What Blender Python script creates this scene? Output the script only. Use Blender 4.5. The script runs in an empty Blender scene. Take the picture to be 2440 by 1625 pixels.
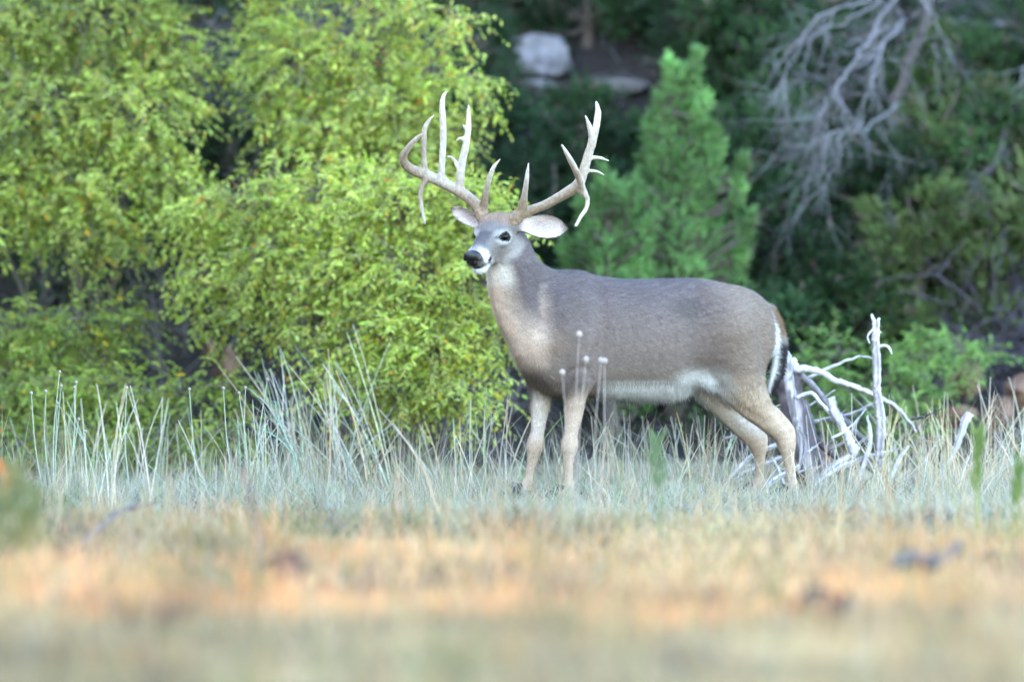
import bpy, bmesh, math
import numpy as np
from mathutils import Vector

rng = np.random.default_rng(7)
SC = bpy.context.scene
COL = SC.collection

# ------------------------------------------------------------------ camera
CAM_D = 30.0                      # metres from the lens to the deer
cam_data = bpy.data.cameras.new('camera')
cam = bpy.data.objects.new('camera', cam_data)
COL.objects.link(cam)
cam.location = (0.0, -CAM_D, 1.2)
tgt = Vector((0.0, 0.0, 0.66))
cam.rotation_euler = (tgt - cam.location).to_track_quat('-Z', 'Y').to_euler()
cam_data.sensor_width = 36.0
cam_data.lens = 250.1
cam_data.clip_start = 0.5
cam_data.clip_end = 3000.0
cam_data.dof.use_dof = True
cam_data.dof.focus_distance = 29.75
cam_data.dof.aperture_fstop = 1.2
cam_data.dof.aperture_blades = 0
SC.camera = cam

# ------------------------------------------------------------------ sky and sun
SUN_EL = math.radians(13.0)
SUN_AZ = math.radians(-101.0)     # compass-like, from +Y towards +X; the sun stands left of the meadow
world = bpy.data.worlds.new('World')
SC.world = world
world.use_nodes = True
wn = world.node_tree
bg = wn.nodes['Background']
sky = wn.nodes.new('ShaderNodeTexSky')
sky.sky_type = 'NISHITA'
sky.sun_disc = False
sky.sun_elevation = SUN_EL
sky.sun_rotation = SUN_AZ
sky.air_density = 1.0
sky.dust_density = 1.0
sky.ozone_density = 1.2
wn.links.new(sky.outputs[0], bg.inputs[0])
bg.inputs[1].default_value = 0.15
sun_dir = Vector((math.sin(SUN_AZ) * math.cos(SUN_EL), math.cos(SUN_AZ) * math.cos(SUN_EL), math.sin(SUN_EL)))
sl = bpy.data.lights.new('sun', 'SUN')
sun = bpy.data.objects.new('sun', sl)
COL.objects.link(sun)
sl.energy = 2.0
sl.angle = math.radians(0.5)
sl.color = (1.0, 0.46, 0.16)
sun.rotation_euler = (-sun_dir).to_track_quat('-Z', 'Y').to_euler()
sun.location = (-20, -5, 10)

SC.view_settings.view_transform = 'Standard'
SC.view_settings.look = 'None'
SC.view_settings.gamma = 1.0
SC.view_settings.use_curve_mapping = False
SC.view_settings.exposure = 4.05
SC.cycles.use_denoising = True
SC.cycles.max_bounces = 8
SC.cycles.diffuse_bounces = 5
SC.cycles.transmission_bounces = 4
SC.cycles.glossy_bounces = 2
SC.cycles.transparent_max_bounces = 4

# ------------------------------------------------------------------ helpers
def lin(t): return np.asarray(t, float)

def norm(a):
    a = np.asarray(a, float)
    return a / np.maximum(np.linalg.norm(a, axis=-1, keepdims=True), 1e-9)

def ss(a, b, x):
    t = np.clip((x - a) / (b - a), 0, 1)
    return t * t * (3 - 2 * t)

def S(px, py, Y=0.0):
    """a photograph pixel (2440 wide) as a point on the plane at depth Y"""
    k = (CAM_D + Y) / CAM_D
    return np.array([(px - 1220) / 565.0 * k, Y, 1.2 + ((812 - py) / 565.0 - 0.54) * k])

def VW(vx, vy, Y=0.0):
    return S(vx * 1.03653, vy * 1.03653, Y)

def hill(x, y):
    """terrain height"""
    x = np.asarray(x, float); y = np.asarray(y, float)
    r = np.maximum(y - 3.6, 0)
    h = 0.78 * r * ss(-.3, 1.8, r)
    h = np.where(h > 9, 9 + (h - 9) * 0.15, h)
    h = h + 0.06 * np.sin(x * 1.3 + 0.7) * np.sin(y * 0.9 + x * .4) * ss(2, 6, y)
    h = h + 0.012 * np.sin(x * 2.9 + y * 1.7) + 0.010 * np.sin(y * 2.1 - x * 1.1 + 1)
    return h

def new_mesh(name, V, faces, smooth=False):
    """faces: list of int arrays (n,3) or (n,4)"""
    V = np.asarray(V, np.float32)
    me = bpy.data.meshes.new(name)
    me.vertices.add(len(V))
    me.vertices.foreach_set('co', V.ravel())
    li = np.concatenate([f.ravel() for f in faces]).astype(np.int32)
    tot = np.concatenate([np.full(len(f), f.shape[1], np.int32) for f in faces])
    st = np.concatenate([[0], np.cumsum(tot)[:-1]]).astype(np.int32)
    me.loops.add(len(li))
    me.loops.foreach_set('vertex_index', li)
    me.polygons.add(len(tot))
    me.polygons.foreach_set('loop_start', st)
    if smooth:
        me.polygons.foreach_set('use_smooth', np.ones(len(tot), bool))
    me.update(calc_edges=True)
    return me

def set_col(me, C):
    C = np.asarray(C, np.float32)
    if C.shape[1] == 3:
        C = np.concatenate([C, np.ones((len(C), 1), np.float32)], 1)
    a = me.color_attributes.new('Col', 'FLOAT_COLOR', 'POINT')
    a.data.foreach_set('color', C.ravel())

def link(name, me, mat, parent=None):
    o = bpy.data.objects.new(name, me)
    COL.objects.link(o)
    if mat is not None and me is not None and len(me.materials) == 0:
        me.materials.append(mat)
    if parent is not None:
        o.parent = parent
        o.matrix_parent_inverse = parent.matrix_basis.inverted()
    return o

def thing(name, label, cat, loc=(0, 0, 0), group=None):
    o = bpy.data.objects.new(name, None)
    COL.objects.link(o)
    o.location = loc
    o.empty_display_size = 0.1
    tag(o, label, cat, group)
    return o

def tag(o, label, cat, group=None):
    o['label'] = label; o['category'] = cat
    if group: o['group'] = group
    return o

class MB:
    """collects geometry with colours and links it as one mesh"""
    def __init__(s): s.V = []; s.T = []; s.Q = []; s.C = []; s.n = 0
    def add(s, V, T=None, Q=None, C=(1, 1, 1)):
        V = np.asarray(V, float).reshape(-1, 3)
        C = np.asarray(C, float)
        if C.ndim == 1: C = np.tile(C[:3], (len(V), 1))
        s.V.append(V); s.C.append(C)
        if T is not None and len(T): s.T.append(np.asarray(T) + s.n)
        if Q is not None and len(Q): s.Q.append(np.asarray(Q) + s.n)
        s.n += len(V)
    def mesh(s, name, smooth=False):
        F = []
        if s.T: F.append(np.concatenate(s.T))
        if s.Q: F.append(np.concatenate(s.Q))
        me = new_mesh(name, np.concatenate(s.V), F, smooth)
        set_col(me, np.concatenate(s.C))
        return me
    def build(s, name, mat, parent=None, smooth=False, stuff=False):
        o = link(name, s.mesh(name, smooth), mat, parent)
        if stuff: o['kind'] = 'stuff'
        return o

def catmull(P, n):
    """smooth resample of a polyline (any columns)"""
    P = np.asarray(P, float)
    Q = np.vstack([2 * P[0] - P[1], P, 2 * P[-1] - P[-2]])
    out = []
    for i in range(len(P) - 1):
        p0, p1, p2, p3 = Q[i], Q[i + 1], Q[i + 2], Q[i + 3]
        for t in np.linspace(0, 1, n, endpoint=False):
            out.append(0.5 * ((2 * p1) + (-p0 + p2) * t + (2 * p0 - 5 * p1 + 4 * p2 - p3) * t * t + (-p0 + 3 * p1 - 3 * p2 + p3) * t ** 3))
    out.append(P[-1])
    return np.array(out)

def tube(mb, P, R, sides=5, C=(1, 1, 1), cap=True, wob=0.0):
    P = np.asarray(P, float); n = len(P)
    R = np.broadcast_to(np.asarray(R, float), (n,))
    T = norm(np.gradient(P, axis=0))
    ref = np.array([0.3, 0.2, 0.93]) if abs(T[0][2]) < 0.8 else np.array([0.9, 0.3, 0.1])
    A = norm(np.cross(T, ref)); B = np.cross(T, A)
    ang = np.linspace(0, 2 * math.pi, sides, endpoint=False)
    rr = R[:, None] * np.ones(sides)
    if wob: rr = rr * (1 + rng.normal(0, wob, rr.shape))
    V = P[:, None, :] + rr[:, :, None] * (np.cos(ang)[None, :, None] * A[:, None, :] + np.sin(ang)[None, :, None] * B[:, None, :])
    V = V.reshape(-1, 3)
    i = np.arange(n - 1)[:, None] * sides; j = np.arange(sides)[None, :]; k = (j + 1) % sides
    Q = np.stack([i + j, i + k, i + sides + k, i + sides + j], -1).reshape(-1, 4)
    tris = []
    if cap:
        V = np.vstack([V, P[0], P[-1]])
        for q in range(sides):
            tris.append((len(V) - 2, (q + 1) % sides, q))
            tris.append((len(V) - 1, (n - 1) * sides + q, (n - 1) * sides + (q + 1) % sides))
    C = np.asarray(C, float)
    if C.ndim == 2:
        if len(C) == n: C = np.repeat(C, sides, 0)
        if cap: C = np.vstack([C, C[0], C[-1]])
    mb.add(V, T=tris, Q=Q, C=C)

def scatter(mb, TV, TF, pos, X, Y, Z, sc, C):
    """many copies of a small template, joined"""
    N = len(pos); n = len(TV)
    sc = np.asarray(sc, float)
    if sc.ndim == 1: sc = np.repeat(sc[:, None], 3, 1)
    V = (pos[:, None, :] + (TV[None, :, 0] * sc[:, 0:1])[:, :, None] * X[:, None, :]
         + (TV[None, :, 1] * sc[:, 1:2])[:, :, None] * Y[:, None, :]
         + (TV[None, :, 2] * sc[:, 2:3])[:, :, None] * Z[:, None, :])
    F = TF[None] + (np.arange(N) * n)[:, None, None]
    mb.add(V.reshape(-1, 3), T=F.reshape(-1, 3), C=np.repeat(C, n, 0))

def frames(D, up):
    """orthonormal frames with Y along D and Z near up"""
    Yv = norm(D)
    Xv = norm(np.cross(Yv, up))
    Zv = np.cross(Xv, Yv)
    return Xv, Yv, Zv

def rand_unit(n):
    return norm(rng.normal(size=(n, 3)))

# ------------------------------------------------------------------ materials
def nodes_of(name):
    m = bpy.data.materials.new(name)
    m.use_nodes = True
    nt = m.node_tree
    return m, nt, nt.nodes['Principled BSDF'], nt.nodes['Material Output']

def mat_attr(name, rough=0.8, spec=0.2, noise_scale=30.0, noise_amt=0.25, bump=0.3, bump_dist=0.004, stretch=(1, 1, 1)):
    """colour from the Col attribute with procedural variation and relief"""
    m, nt, p, out = nodes_of(name)
    N = nt.nodes; L = nt.links
    at = N.new('ShaderNodeAttribute'); at.attribute_name = 'Col'
    tc = N.new('ShaderNodeTexCoord'); mp = N.new('ShaderNodeMapping'); mp.inputs['Scale'].default_value = stretch
    L.new(tc.outputs['Object'], mp.inputs['Vector'])
    nz = N.new('ShaderNodeTexNoise'); nz.inputs['Scale'].default_value = noise_scale; nz.inputs['Detail'].default_value = 6
    L.new(mp.outputs[0], nz.inputs['Vector'])
    mr = N.new('ShaderNodeMapRange'); mr.inputs[1].default_value = 0.3; mr.inputs[2].default_value = 0.7
    mr.inputs[3].default_value = 1 - noise_amt; mr.inputs[4].default_value = 1 + noise_amt
    L.new(nz.outputs['Fac'], mr.inputs[0])
    mx = N.new('ShaderNodeMix'); mx.data_type = 'RGBA'; mx.blend_type = 'MULTIPLY'; mx.inputs['Factor'].default_value = 1.0
    L.new(at.outputs['Color'], mx.inputs['A']); L.new(mr.outputs[0], mx.inputs['B'])
    L.new(mx.outputs['Result'], p.inputs['Base Color'])
    p.inputs['Roughness'].default_value = rough
    p.inputs['Specular IOR Level'].default_value = spec
    if bump:
        b = N.new('ShaderNodeBump'); b.inputs['Strength'].default_value = bump; b.inputs['Distance'].default_value = bump_dist
        L.new(nz.outputs['Fac'], b.inputs['Height']); L.new(b.outputs[0], p.inputs['Normal'])
    return m

def mat_leaf(name, trans=0.35, rough=0.55, spec=0.25):
    m, nt, p, out = nodes_of(name)
    N = nt.nodes; L = nt.links
    at = N.new('ShaderNodeAttribute'); at.attribute_name = 'Col'
    L.new(at.outputs['Color'], p.inputs['Base Color'])
    p.inputs['Roughness'].default_value = rough
    p.inputs['Specular IOR Level'].default_value = spec
    tr = N.new('ShaderNodeBsdfTranslucent')
    hs = N.new('ShaderNodeHueSaturation'); hs.inputs['Saturation'].default_value = 1.15; hs.inputs['Value'].default_value = 1.1
    L.new(at.outputs['Color'], hs.inputs['Color']); L.new(hs.outputs[0], tr.inputs[0])
    mx = N.new('ShaderNodeMixShader'); mx.inputs[0].default_value = trans
    L.new(p.outputs[0], mx.inputs[1]); L.new(tr.outputs[0], mx.inputs[2]); L.new(mx.outputs[0], out.inputs[0])
    return m

M_LEAF = mat_leaf('broad_leaf', .5)
M_CEDAR = mat_leaf('cedar_needles', 0.2, 0.6, 0.2)
M_GRASS = mat_leaf('grass_blade', 0.3, 0.6, 0.2)
M_BARK = mat_attr('bark', 0.9, 0.1, 40, 0.35, 0.8, 0.01, (1, 1, 0.25))
M_BLEACH = mat_attr('bleached_wood', 0.75, 0.2, 60, 0.22, 0.6, 0.004, (1, 1, 0.2))
M_ROCK = mat_attr('limestone', 0.9, 0.15, 9, 0.3, 0.9, 0.02)
M_COAT = mat_attr('deer_coat', 0.85, 0.12, 160, 0.13, 0.25, 0.003)
M_FUR = mat_attr('deer_fur', 0.8, 0.15, 90, 0.12, 0.0)
M_ANTLER = mat_attr('antler', 0.55, 0.25, 70, 0.22, 0.8, 0.004, (1, 1, 0.7))
M_STEM = mat_attr('dry_stem', 0.8, 0.15, 60, 0.2, 0.0)

def mat_simple(name, col, rough, spec=0.5, bump=None):
    m, nt, p, out = nodes_of(name)
    p.inputs['Base Color'].default_value = (*col, 1)
    p.inputs['Roughness'].default_value = rough
    p.inputs['Specular IOR Level'].default_value = spec
    if bump:
        n = nt.nodes.new('ShaderNodeTexNoise'); n.inputs['Scale'].default_value = bump
        tc = nt.nodes.new('ShaderNodeTexCoord'); nt.links.new(tc.outputs['Object'], n.inputs['Vector'])
        b = nt.nodes.new('ShaderNodeBump'); b.inputs['Strength'].default_value = 0.5; b.inputs['Distance'].default_value = 0.003
        nt.links.new(n.outputs['Fac'], b.inputs['Height']); nt.links.new(b.outputs[0], p.inputs['Normal'])
    return m

M_EYE = mat_simple('deer_eye', (0.004, 0.003, 0.0025), 0.10, 0.22)
M_NOSE = mat_simple('deer_nose', (0.012, 0.011, 0.012), 0.3, 0.5, 350)
M_HOOF = mat_simple('deer_hoof', (0.025, 0.02, 0.018), 0.5, 0.3, 120)

def mat_ground():
    m, nt, p, out = nodes_of('soil_and_litter')
    N = nt.nodes; L = nt.links
    tc = N.new('ShaderNodeTexCoord')
    n1 = N.new('ShaderNodeTexNoise'); n1.inputs['Scale'].default_value = 1.6; n1.inputs['Detail'].default_value = 8
    n2 = N.new('ShaderNodeTexNoise'); n2.inputs['Scale'].default_value = 22; n2.inputs['Detail'].default_value = 8; n2.inputs['Roughness'].default_value = 0.7
    L.new(tc.outputs['Object'], n1.inputs['Vector']); L.new(tc.outputs['Object'], n2.inputs['Vector'])
    r1 = N.new('ShaderNodeValToRGB')
    e = r1.color_ramp.elements
    e[0].position = 0.35; e[0].color = (0.020, 0.017, 0.018, 1)
    e[1].position = 0.70; e[1].color = (0.085, 0.070, 0.066, 1)
    ad = N.new('ShaderNodeMath'); ad.operation = 'ADD'
    mu = N.new('ShaderNodeMath'); mu.operation = 'MULTIPLY'; mu.inputs[1].default_value = 0.5
    L.new(n1.outputs['Fac'], ad.inputs[0]); L.new(n2.outputs['Fac'], ad.inputs[1]); L.new(ad.outputs[0], mu.inputs[0])
    L.new(mu.outputs[0], r1.inputs['Fac'])
    L.new(r1.outputs['Color'], p.inputs['Base Color'])
    p.inputs['Roughness'].default_value = 0.95
    p.inputs['Specular IOR Level'].default_value = 0.1
    b = N.new('ShaderNodeBump'); b.inputs['Strength'].default_value = 0.8; b.inputs['Distance'].default_value = 0.03
    L.new(n2.outputs['Fac'], b.inputs['Height']); L.new(b.outputs[0], p.inputs['Normal'])
    return m

# ------------------------------------------------------------------ ground
def make_ground():
    def axis(a, b, fine0, fine1, step, coarse):
        lo = -np.geomspace(1, abs(a - fine0) + 1, coarse)[::-1] + 1 + fine0
        hi = np.geomspace(1, abs(b - fine1) + 1, coarse) - 1 + fine1
        return np.unique(np.concatenate([lo, np.arange(fine0, fine1, step), hi]))
    xs = axis(-600, 600, -8, 8, 0.2, 24)
    ys = axis(-300, 900, -34, 22, 0.2, 24)
    X, Y = np.meshgrid(xs, ys)
    V = np.stack([X, Y, hill(X, Y)], -1).reshape(-1, 3)
    nx = len(xs); ny = len(ys)
    i = np.arange(ny - 1)[:, None] * nx; j = np.arange(nx - 1)[None]
    Q = np.stack([i + j, i + j + 1, i + nx + j + 1, i + nx + j], -1).reshape(-1, 4)
    o = link('ground', new_mesh('ground', V, [Q], True), mat_ground())
    o['kind'] = 'structure'
make_ground()

# ------------------------------------------------------------------ implicit surfaces for the deer
class Field:
    def __init__(s, lo, hi, h):
        s.lo = np.array(lo, float); s.h = h
        s.n = np.ceil((np.array(hi) - s.lo) / h).astype(int) + 1
        s.f = np.full(s.n, 10.0, np.float32)
    def sub(s, lo, hi):
        a = np.clip(np.floor((lo - s.lo) / s.h).astype(int), 0, s.n - 1)
        b = np.clip(np.ceil((hi - s.lo) / s.h).astype(int) + 1, 1, s.n)
        ax = [(s.lo[k] + s.h * np.arange(a[k], b[k])).astype(np.float32) for k in range(3)]
        P = np.meshgrid(*ax, indexing='ij')
        return (slice(a[0], b[0]), slice(a[1], b[1]), slice(a[2], b[2])), P
    def join(s, sl_, d, k):
        a = s.f[sl_]
        hh = np.clip(0.5 + 0.5 * (a - d) / k, 0, 1)
        s.f[sl_] = a * (1 - hh) + d * hh - k * hh * (1 - hh)
    def cut(s, sl_, d, k):
        a = s.f[sl_]; d = -d
        hh = np.clip(0.5 - 0.5 * (a - d) / k, 0, 1)
        s.f[sl_] = a * (1 - hh) + d * hh + k * hh * (1 - hh)
    def chain(s, P, R, k=0.02, smooth=0, squash=None):
        """tapered limb along a polyline; squash=(axis, factor) flattens it along an axis"""
        P = np.asarray(P, float); R = np.asarray(R, float)
        if smooth:
            PR = catmull(np.column_stack([P, R]), smooth); P, R = PR[:, :3], PR[:, 3]
        m = R.max() + k + 3 * s.h
        sl_, G = s.sub(P.min(0) - m, P.max(0) + m)
        d = None
        for i in range(len(P) - 1):
            a, b = P[i], P[i + 1]; ba = b - a; L2 = max((ba ** 2).sum(), 1e-9)
            q = [G[c] - np.float32(a[c]) for c in range(3)]
            t = np.clip((q[0] * ba[0] + q[1] * ba[1] + q[2] * ba[2]) / L2, 0, 1)
            e = [q[c] - t * np.float32(ba[c]) for c in range(3)]
            if squash is not None:
                ax, fac = squash
                dp = e[0] * ax[0] + e[1] * ax[1] + e[2] * ax[2]
                e = [e[c] + dp * np.float32(ax[c] * (1 / fac - 1)) for c in range(3)]
            di = np.sqrt(e[0] ** 2 + e[1] ** 2 + e[2] ** 2) - (R[i] + (R[i + 1] - R[i]) * t)
            d = di if d is None else np.minimum(d, di)
        s.join(sl_, d.astype(np.float32), k)
    def ell(s, c, A, r, k=0.02, cut=False):
        """ellipsoid with axis rows A and radii r"""
        c = np.asarray(c, float); A = np.asarray(A, float); r = np.asarray(r, float)
        m = r.max() + k + 3 * s.h
        sl_, G = s.sub(c - m, c + m)
        q = [G[i] - np.float32(c[i]) for i in range(3)]
        u = [(q[0] * A[j][0] + q[1] * A[j][1] + q[2] * A[j][2]) for j in range(3)]
        k0 = np.sqrt((u[0] / r[0]) ** 2 + (u[1] / r[1]) ** 2 + (u[2] / r[2]) ** 2)
        k1 = np.sqrt((u[0] / r[0] ** 2) ** 2 + (u[1] / r[1] ** 2) ** 2 + (u[2] / r[2] ** 2) ** 2)
        d = k0 * (k0 - 1) / np.maximum(k1, 1e-6)
        (s.cut if cut else s.join)(sl_, d.astype(np.float32), k)
    def surface(s):
        f = s.f; ins = f < 0
        nx, ny, nz = f.shape
        c = np.zeros((nx - 1, ny - 1, nz - 1), np.int8)
        for dx in (0, 1):
            for dy in (0, 1):
                for dz in (0, 1):
                    c += ins[dx:nx - 1 + dx, dy:ny - 1 + dy, dz:nz - 1 + dz]
        act = (c > 0) & (c < 8)
        I = np.argwhere(act)
        idx = np.full(act.shape, -1, np.int32); idx[act] = np.arange(len(I))
        acc = np.zeros((len(I), 3)); cnt = np.zeros(len(I))
        corners = [(a, b, d) for a in (0, 1) for b in (0, 1) for d in (0, 1)]
        for i, p in enumerate(corners):
            for q in corners[i + 1:]:
                if sum(abs(p[t] - q[t]) for t in range(3)) != 1: continue
                fa = f[I[:, 0] + p[0], I[:, 1] + p[1], I[:, 2] + p[2]]
                fb = f[I[:, 0] + q[0], I[:, 1] + q[1], I[:, 2] + q[2]]
                mk = (fa < 0) != (fb < 0)
                t = np.where(mk, fa / np.where(mk, fa - fb, 1), 0)
                pos = np.array(p)[None] + t[:, None] * (np.array(q) - np.array(p))[None]
                acc[mk] += pos[mk]; cnt[mk] += 1
        V = s.lo + s.h * (I + acc / cnt[:, None])
        Q = []
        for ax in range(3):
            o1, o2 = [(1, 2), (2, 0), (0, 1)][ax]
            a = [slice(None)] * 3; b = [slice(None)] * 3
            a[ax] = slice(0, -1); b[ax] = slice(1, None)
            A, B = ins[tuple(a)], ins[tuple(b)]
            E = np.argwhere(A != B)
            ok = (E[:, o1] > 0) & (E[:, o2] > 0) & (E[:, o1] < f.shape[o1] - 1) & (E[:, o2] < f.shape[o2] - 1)
            E = E[ok]
            def cell(d1, d2):
                e = E.copy(); e[:, o1] += d1; e[:, o2] += d2
                return idx[e[:, 0], e[:, 1], e[:, 2]]
            q = np.stack([cell(-1, -1), cell(0, -1), cell(0, 0), cell(-1, 0)], 1)
            flip = ~A[E[:, 0], E[:, 1], E[:, 2]]
            q[flip] = q[flip][:, ::-1]
            Q.append(q)
        Q = np.concatenate(Q)
        Q = Q[(Q >= 0).all(1)]
        return V, Q

def relax(V, Q, it=2, lam=0.5, mask=None):
    n = len(V)
    E = np.concatenate([Q[:, [0, 1]], Q[:, [1, 2]], Q[:, [2, 3]], Q[:, [3, 0]]])
    cnt = np.bincount(E[:, 0], minlength=n) + np.bincount(E[:, 1], minlength=n)
    for _ in range(it):
        for l in (lam, -lam * 1.02):
            A = np.stack([np.bincount(E[:, 0], V[E[:, 1], c], n) + np.bincount(E[:, 1], V[E[:, 0], c], n) for c in range(3)], 1) / np.maximum(cnt, 1)[:, None]
            d = l * (A - V)
            V = V + (d if mask is None else d * mask[:, None])
    return V

def vnormals(V, Q):
    n = np.cross(V[Q[:, 2]] - V[Q[:, 0]], V[Q[:, 3]] - V[Q[:, 1]])
    N = np.stack([sum(np.bincount(Q[:, k], n[:, c], len(V)) for k in range(4)) for c in range(3)], 1)
    return norm(N)

# ------------------------------------------------------------------ deer
# body frame: F forward (towards the photo's left and a little to the lens), L the deer's left flank
BY = math.radians(20)
Fv = np.array([-math.cos(BY), -math.sin(BY), 0.0])
Lv = np.array([math.sin(BY), -math.cos(BY), 0.0])
Uv = np.array([0, 0, 1.0])
BC = np.array([0.584, 0.0, 0.0])

def D(px, py, w=0.0):
    """point of the deer seen at pixel px,py lying w to its left of the spine plane"""
    x = (px - 1220) / 565.0; z = 0.66 + (812 - py) / 565.0
    t = (BC[0] + Lv[0] * w - x) / (-Fv[0])
    p = BC + t * Fv + w * Lv
    p[2] = z
    return p

POLL = np.array([-0.053, -0.285, 1.196])
HY = math.radians(29); HP = math.radians(32)
hf = np.array([-math.sin(HY) * math.cos(HP), -math.cos(HY) * math.cos(HP), -math.sin(HP)])
hr = np.array([math.cos(HY), -math.sin(HY), 0.0])
hu = -np.cross(hr, hf)
HA = np.array([hf, hr, hu])
def H(f, r, u): return POLL + f * hf + r * hr + u * hu

def deer():
    G = Field((-0.36, -0.68, -0.03), (1.33, 0.42, 1.32), 0.0062)
    BA = np.array([Fv, Lv, Uv])
    # trunk: lofted sections (t along the body, top, bottom, half width)
    st = np.array([
        (0.595, 0.80, 0.62, 0.065), (0.55, 0.87, 0.535, 0.11), (0.48, 0.925, 0.452, 0.145), (0.36, 0.947, 0.436, 0.162), (0.25, 0.934, 0.432, 0.180),
        (0.14, 0.919, 0.428, 0.195), (0.03, 0.917, 0.419, 0.203), (-0.06, 0.919, 0.424, 0.203), (-0.16, 0.920, 0.455, 0.193), (-0.25, 0.915, 0.492, 0.180),
        (-0.33, 0.898, 0.525, 0.172), (-0.40, 0.872, 0.55, 0.160), (-0.46, 0.838, 0.58, 0.135), (-0.505, 0.79, 0.62, 0.09)])
    lo = BC - 0.75; hi = BC + 0.75; lo[2] = 0.3; hi[2] = 1.0
    sl_, g = G.sub(lo, hi)
    rx = g[0] - BC[0]; ry = g[1] - BC[1]
    t = rx * Fv[0] + ry * Fv[1]; l = rx * Lv[0] + ry * Lv[1]
    ord_ = np.argsort(st[:, 0]); s2 = catmull(st[ord_], 6)
    top = np.interp(t, s2[:, 0], s2[:, 1]); bot = np.interp(t, s2[:, 0], s2[:, 2]); wd = np.interp(t, s2[:, 0], s2[:, 3])
    ch = (top - bot) / 2; cz = (top + bot) / 2
    zz = (g[2] - cz) / ch
    wl = wd * (1 - 0.18 * np.clip(zz, 0, 1) ** 2 - 0.10 * np.clip(-zz, 0, 1) ** 2)
    e = 2.25
    rad = (np.abs(l / wl) ** e + np.abs(zz) ** e) ** (1 / e)
    d = (rad - 1) * np.minimum(ch, wl) * 0.9
    tc = np.clip(t, st[:, 0].min(), st[:, 0].max())
    d = np.maximum(d, np.abs(t - tc) - 0.005)
    G.join(sl_, d.astype(np.float32), 0.02)
    # rump and chest rounding, haunches, shoulders
    G.ell(BC + Fv * -0.43 + Uv * 0.70, BA, (0.125, 0.135, 0.155), 0.06)
    for w in (1, -1):
        G.ell(BC + Fv * -0.33 + Lv * 0.095 * w + Uv * 0.685, BA, (0.185, 0.085, 0.20), 0.05)
        G.ell(BC + Fv * 0.39 + Lv * 0.095 * w + Uv * 0.66, BA, (0.12, 0.068, 0.20), 0.06)
        G.ell(BC + Fv * 0.48 + Lv * 0.085 * w + Uv * 0.61, BA, (0.08, 0.058, 0.11), 0.04)
    G.ell(BC + Fv * 0.52 + Uv * 0.63, BA, (0.062, 0.08, 0.105), 0.05)
    # neck
    n0 = H(0.055, 0, -0.10)
    n1 = D(1216, 640, 0.02) + np.array([0, 0.02, 0]); n2 = D(1240, 722, 0.0); n3 = D(1291, 788, 0.0); n4 = D(1340, 812, 0.0)
    n1[1] = -0.245; n0[1] = -0.30
    G.chain([n0, n1, n2, n3, n4], [0.070, 0.101, 0.119, 0.143, 0.165], 0.05, 5, (Lv, 0.86))
    # nape line down to the withers
    G.chain([D(1228, 575), D(1262, 640), D(1310, 690), D(1370, 690)], [0.05, 0.05, 0.07, 0.06], 0.05, 4)
    # front legs
    def leg(pts, w, k, ww=None):
        P = [D(p[0], p[1], w if ww is None else ww[i]) for i, p in enumerate(pts)]
        G.chain(P, [p[2] for p in pts], k, 4)
        return P
    fl = leg([(1372, 800, .085), (1376, 880, .068), (1371, 935, .046), (1366, 985, .037), (1359, 1030, .029), (1356, 1058, .036), (1354, 1085, .024),
              (1354, 1125, .0175), (1354, 1152, .023), (1349, 1172, .022)], 0.10, 0.03)
    fr = leg([(1268, 810, .085), (1284, 880, .066), (1289, 930, .043), (1285, 983, .036), (1280, 1028, .028), (1275, 1058, .036), (1270, 1087, .024),
              (1262, 1125, .0175), (1257, 1150, .023), (1251, 1168, .022)], -0.10, 0.03)
    # hind legs
    hl = leg([(1730, 790, .15), (1748, 868, .125), (1782, 940, .085), (1826, 996, .052), (1864, 1034, .040), (1876, 1062, .036), (1882, 1095, .0235),
              (1887, 1135, .0195), (1891, 1160, .026), (1886, 1180, .024)], 0.10, 0.04)
    hrg = leg([(1700, 800, .13), (1690, 880, .11), (1716, 950, .066), (1757, 1005, .047), (1797, 1046, .037), (1811, 1068, .035), (1816, 1098, .023),
               (1815, 1135, .019), (1813, 1158, .025), (1806, 1174, .023)], -0.10, 0.04)
    # point of each hock and the tendon above it
    G.chain([D(1845, 985, .10), D(1884, 1026, .10), D(1884, 1058, .10)], [.028, .022, .022], 0.02, 3)
    G.chain([D(1772, 1000, -.10), D(1820, 1040, -.10), D(1822, 1070, -.10)], [.024, .021, .02], 0.02, 3)
    # dew claws area / pasterns to the hooves
    hoof_pos = []
    for P, w in ((fl, 0.10), (fr, -0.10), (hl, 0.10), (hrg, -0.10)):
        p = P[-1].copy(); gz = float(hill(p[0], p[1]))
        q = p + Fv * 0.035; q[2] = gz + 0.035
        G.chain([P[-2], p, q], [.023, .022, .021], 0.012)
        hoof_pos.append((q, gz))
    # tail
    tp = [D(1832, 742), D(1850, 782), D(1856, 830), D(1850, 880), D(1838, 920), D(1829, 945)]
    tp = [p + np.array([0.012, -0.02, 0]) for p in tp]
    G.chain(tp, [.026, .025, .027, .027, .021, .007], 0.02, 4, (Lv, 0.9))
    # scrotum-side belly tuft and flank fold
    G.ell(D(1600, 925), BA, (.09, .06, .035), 0.04)
    G.chain([D(1630, 800, .14), D(1650, 872, .11), D(1690, 905, .10)], [.03, .022, .03], 0.04, 3)
    # ---- head
    PED = {-1: np.array([(1155 - 1220) / 565., POLL[1] + .0, .66 + (812 - 524) / 565.]), 1: np.array([(1216 - 1220) / 565., POLL[1] - .032, .66 + (812 - 536) / 565.])}
    G.ell(H(0.035, 0, -0.05), HA, (.075, .066, .058), 0.02)
    G.ell(H(0.095, 0, -0.048), HA, (.075, .066, .050), 0.025)
    G.chain([H(.07, 0, -.062), H(.14, 0, -.058), H(.21, 0, -.050), H(.262, 0, -.047)], [.060, .053, .043, .038], 0.025, 3)
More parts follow.
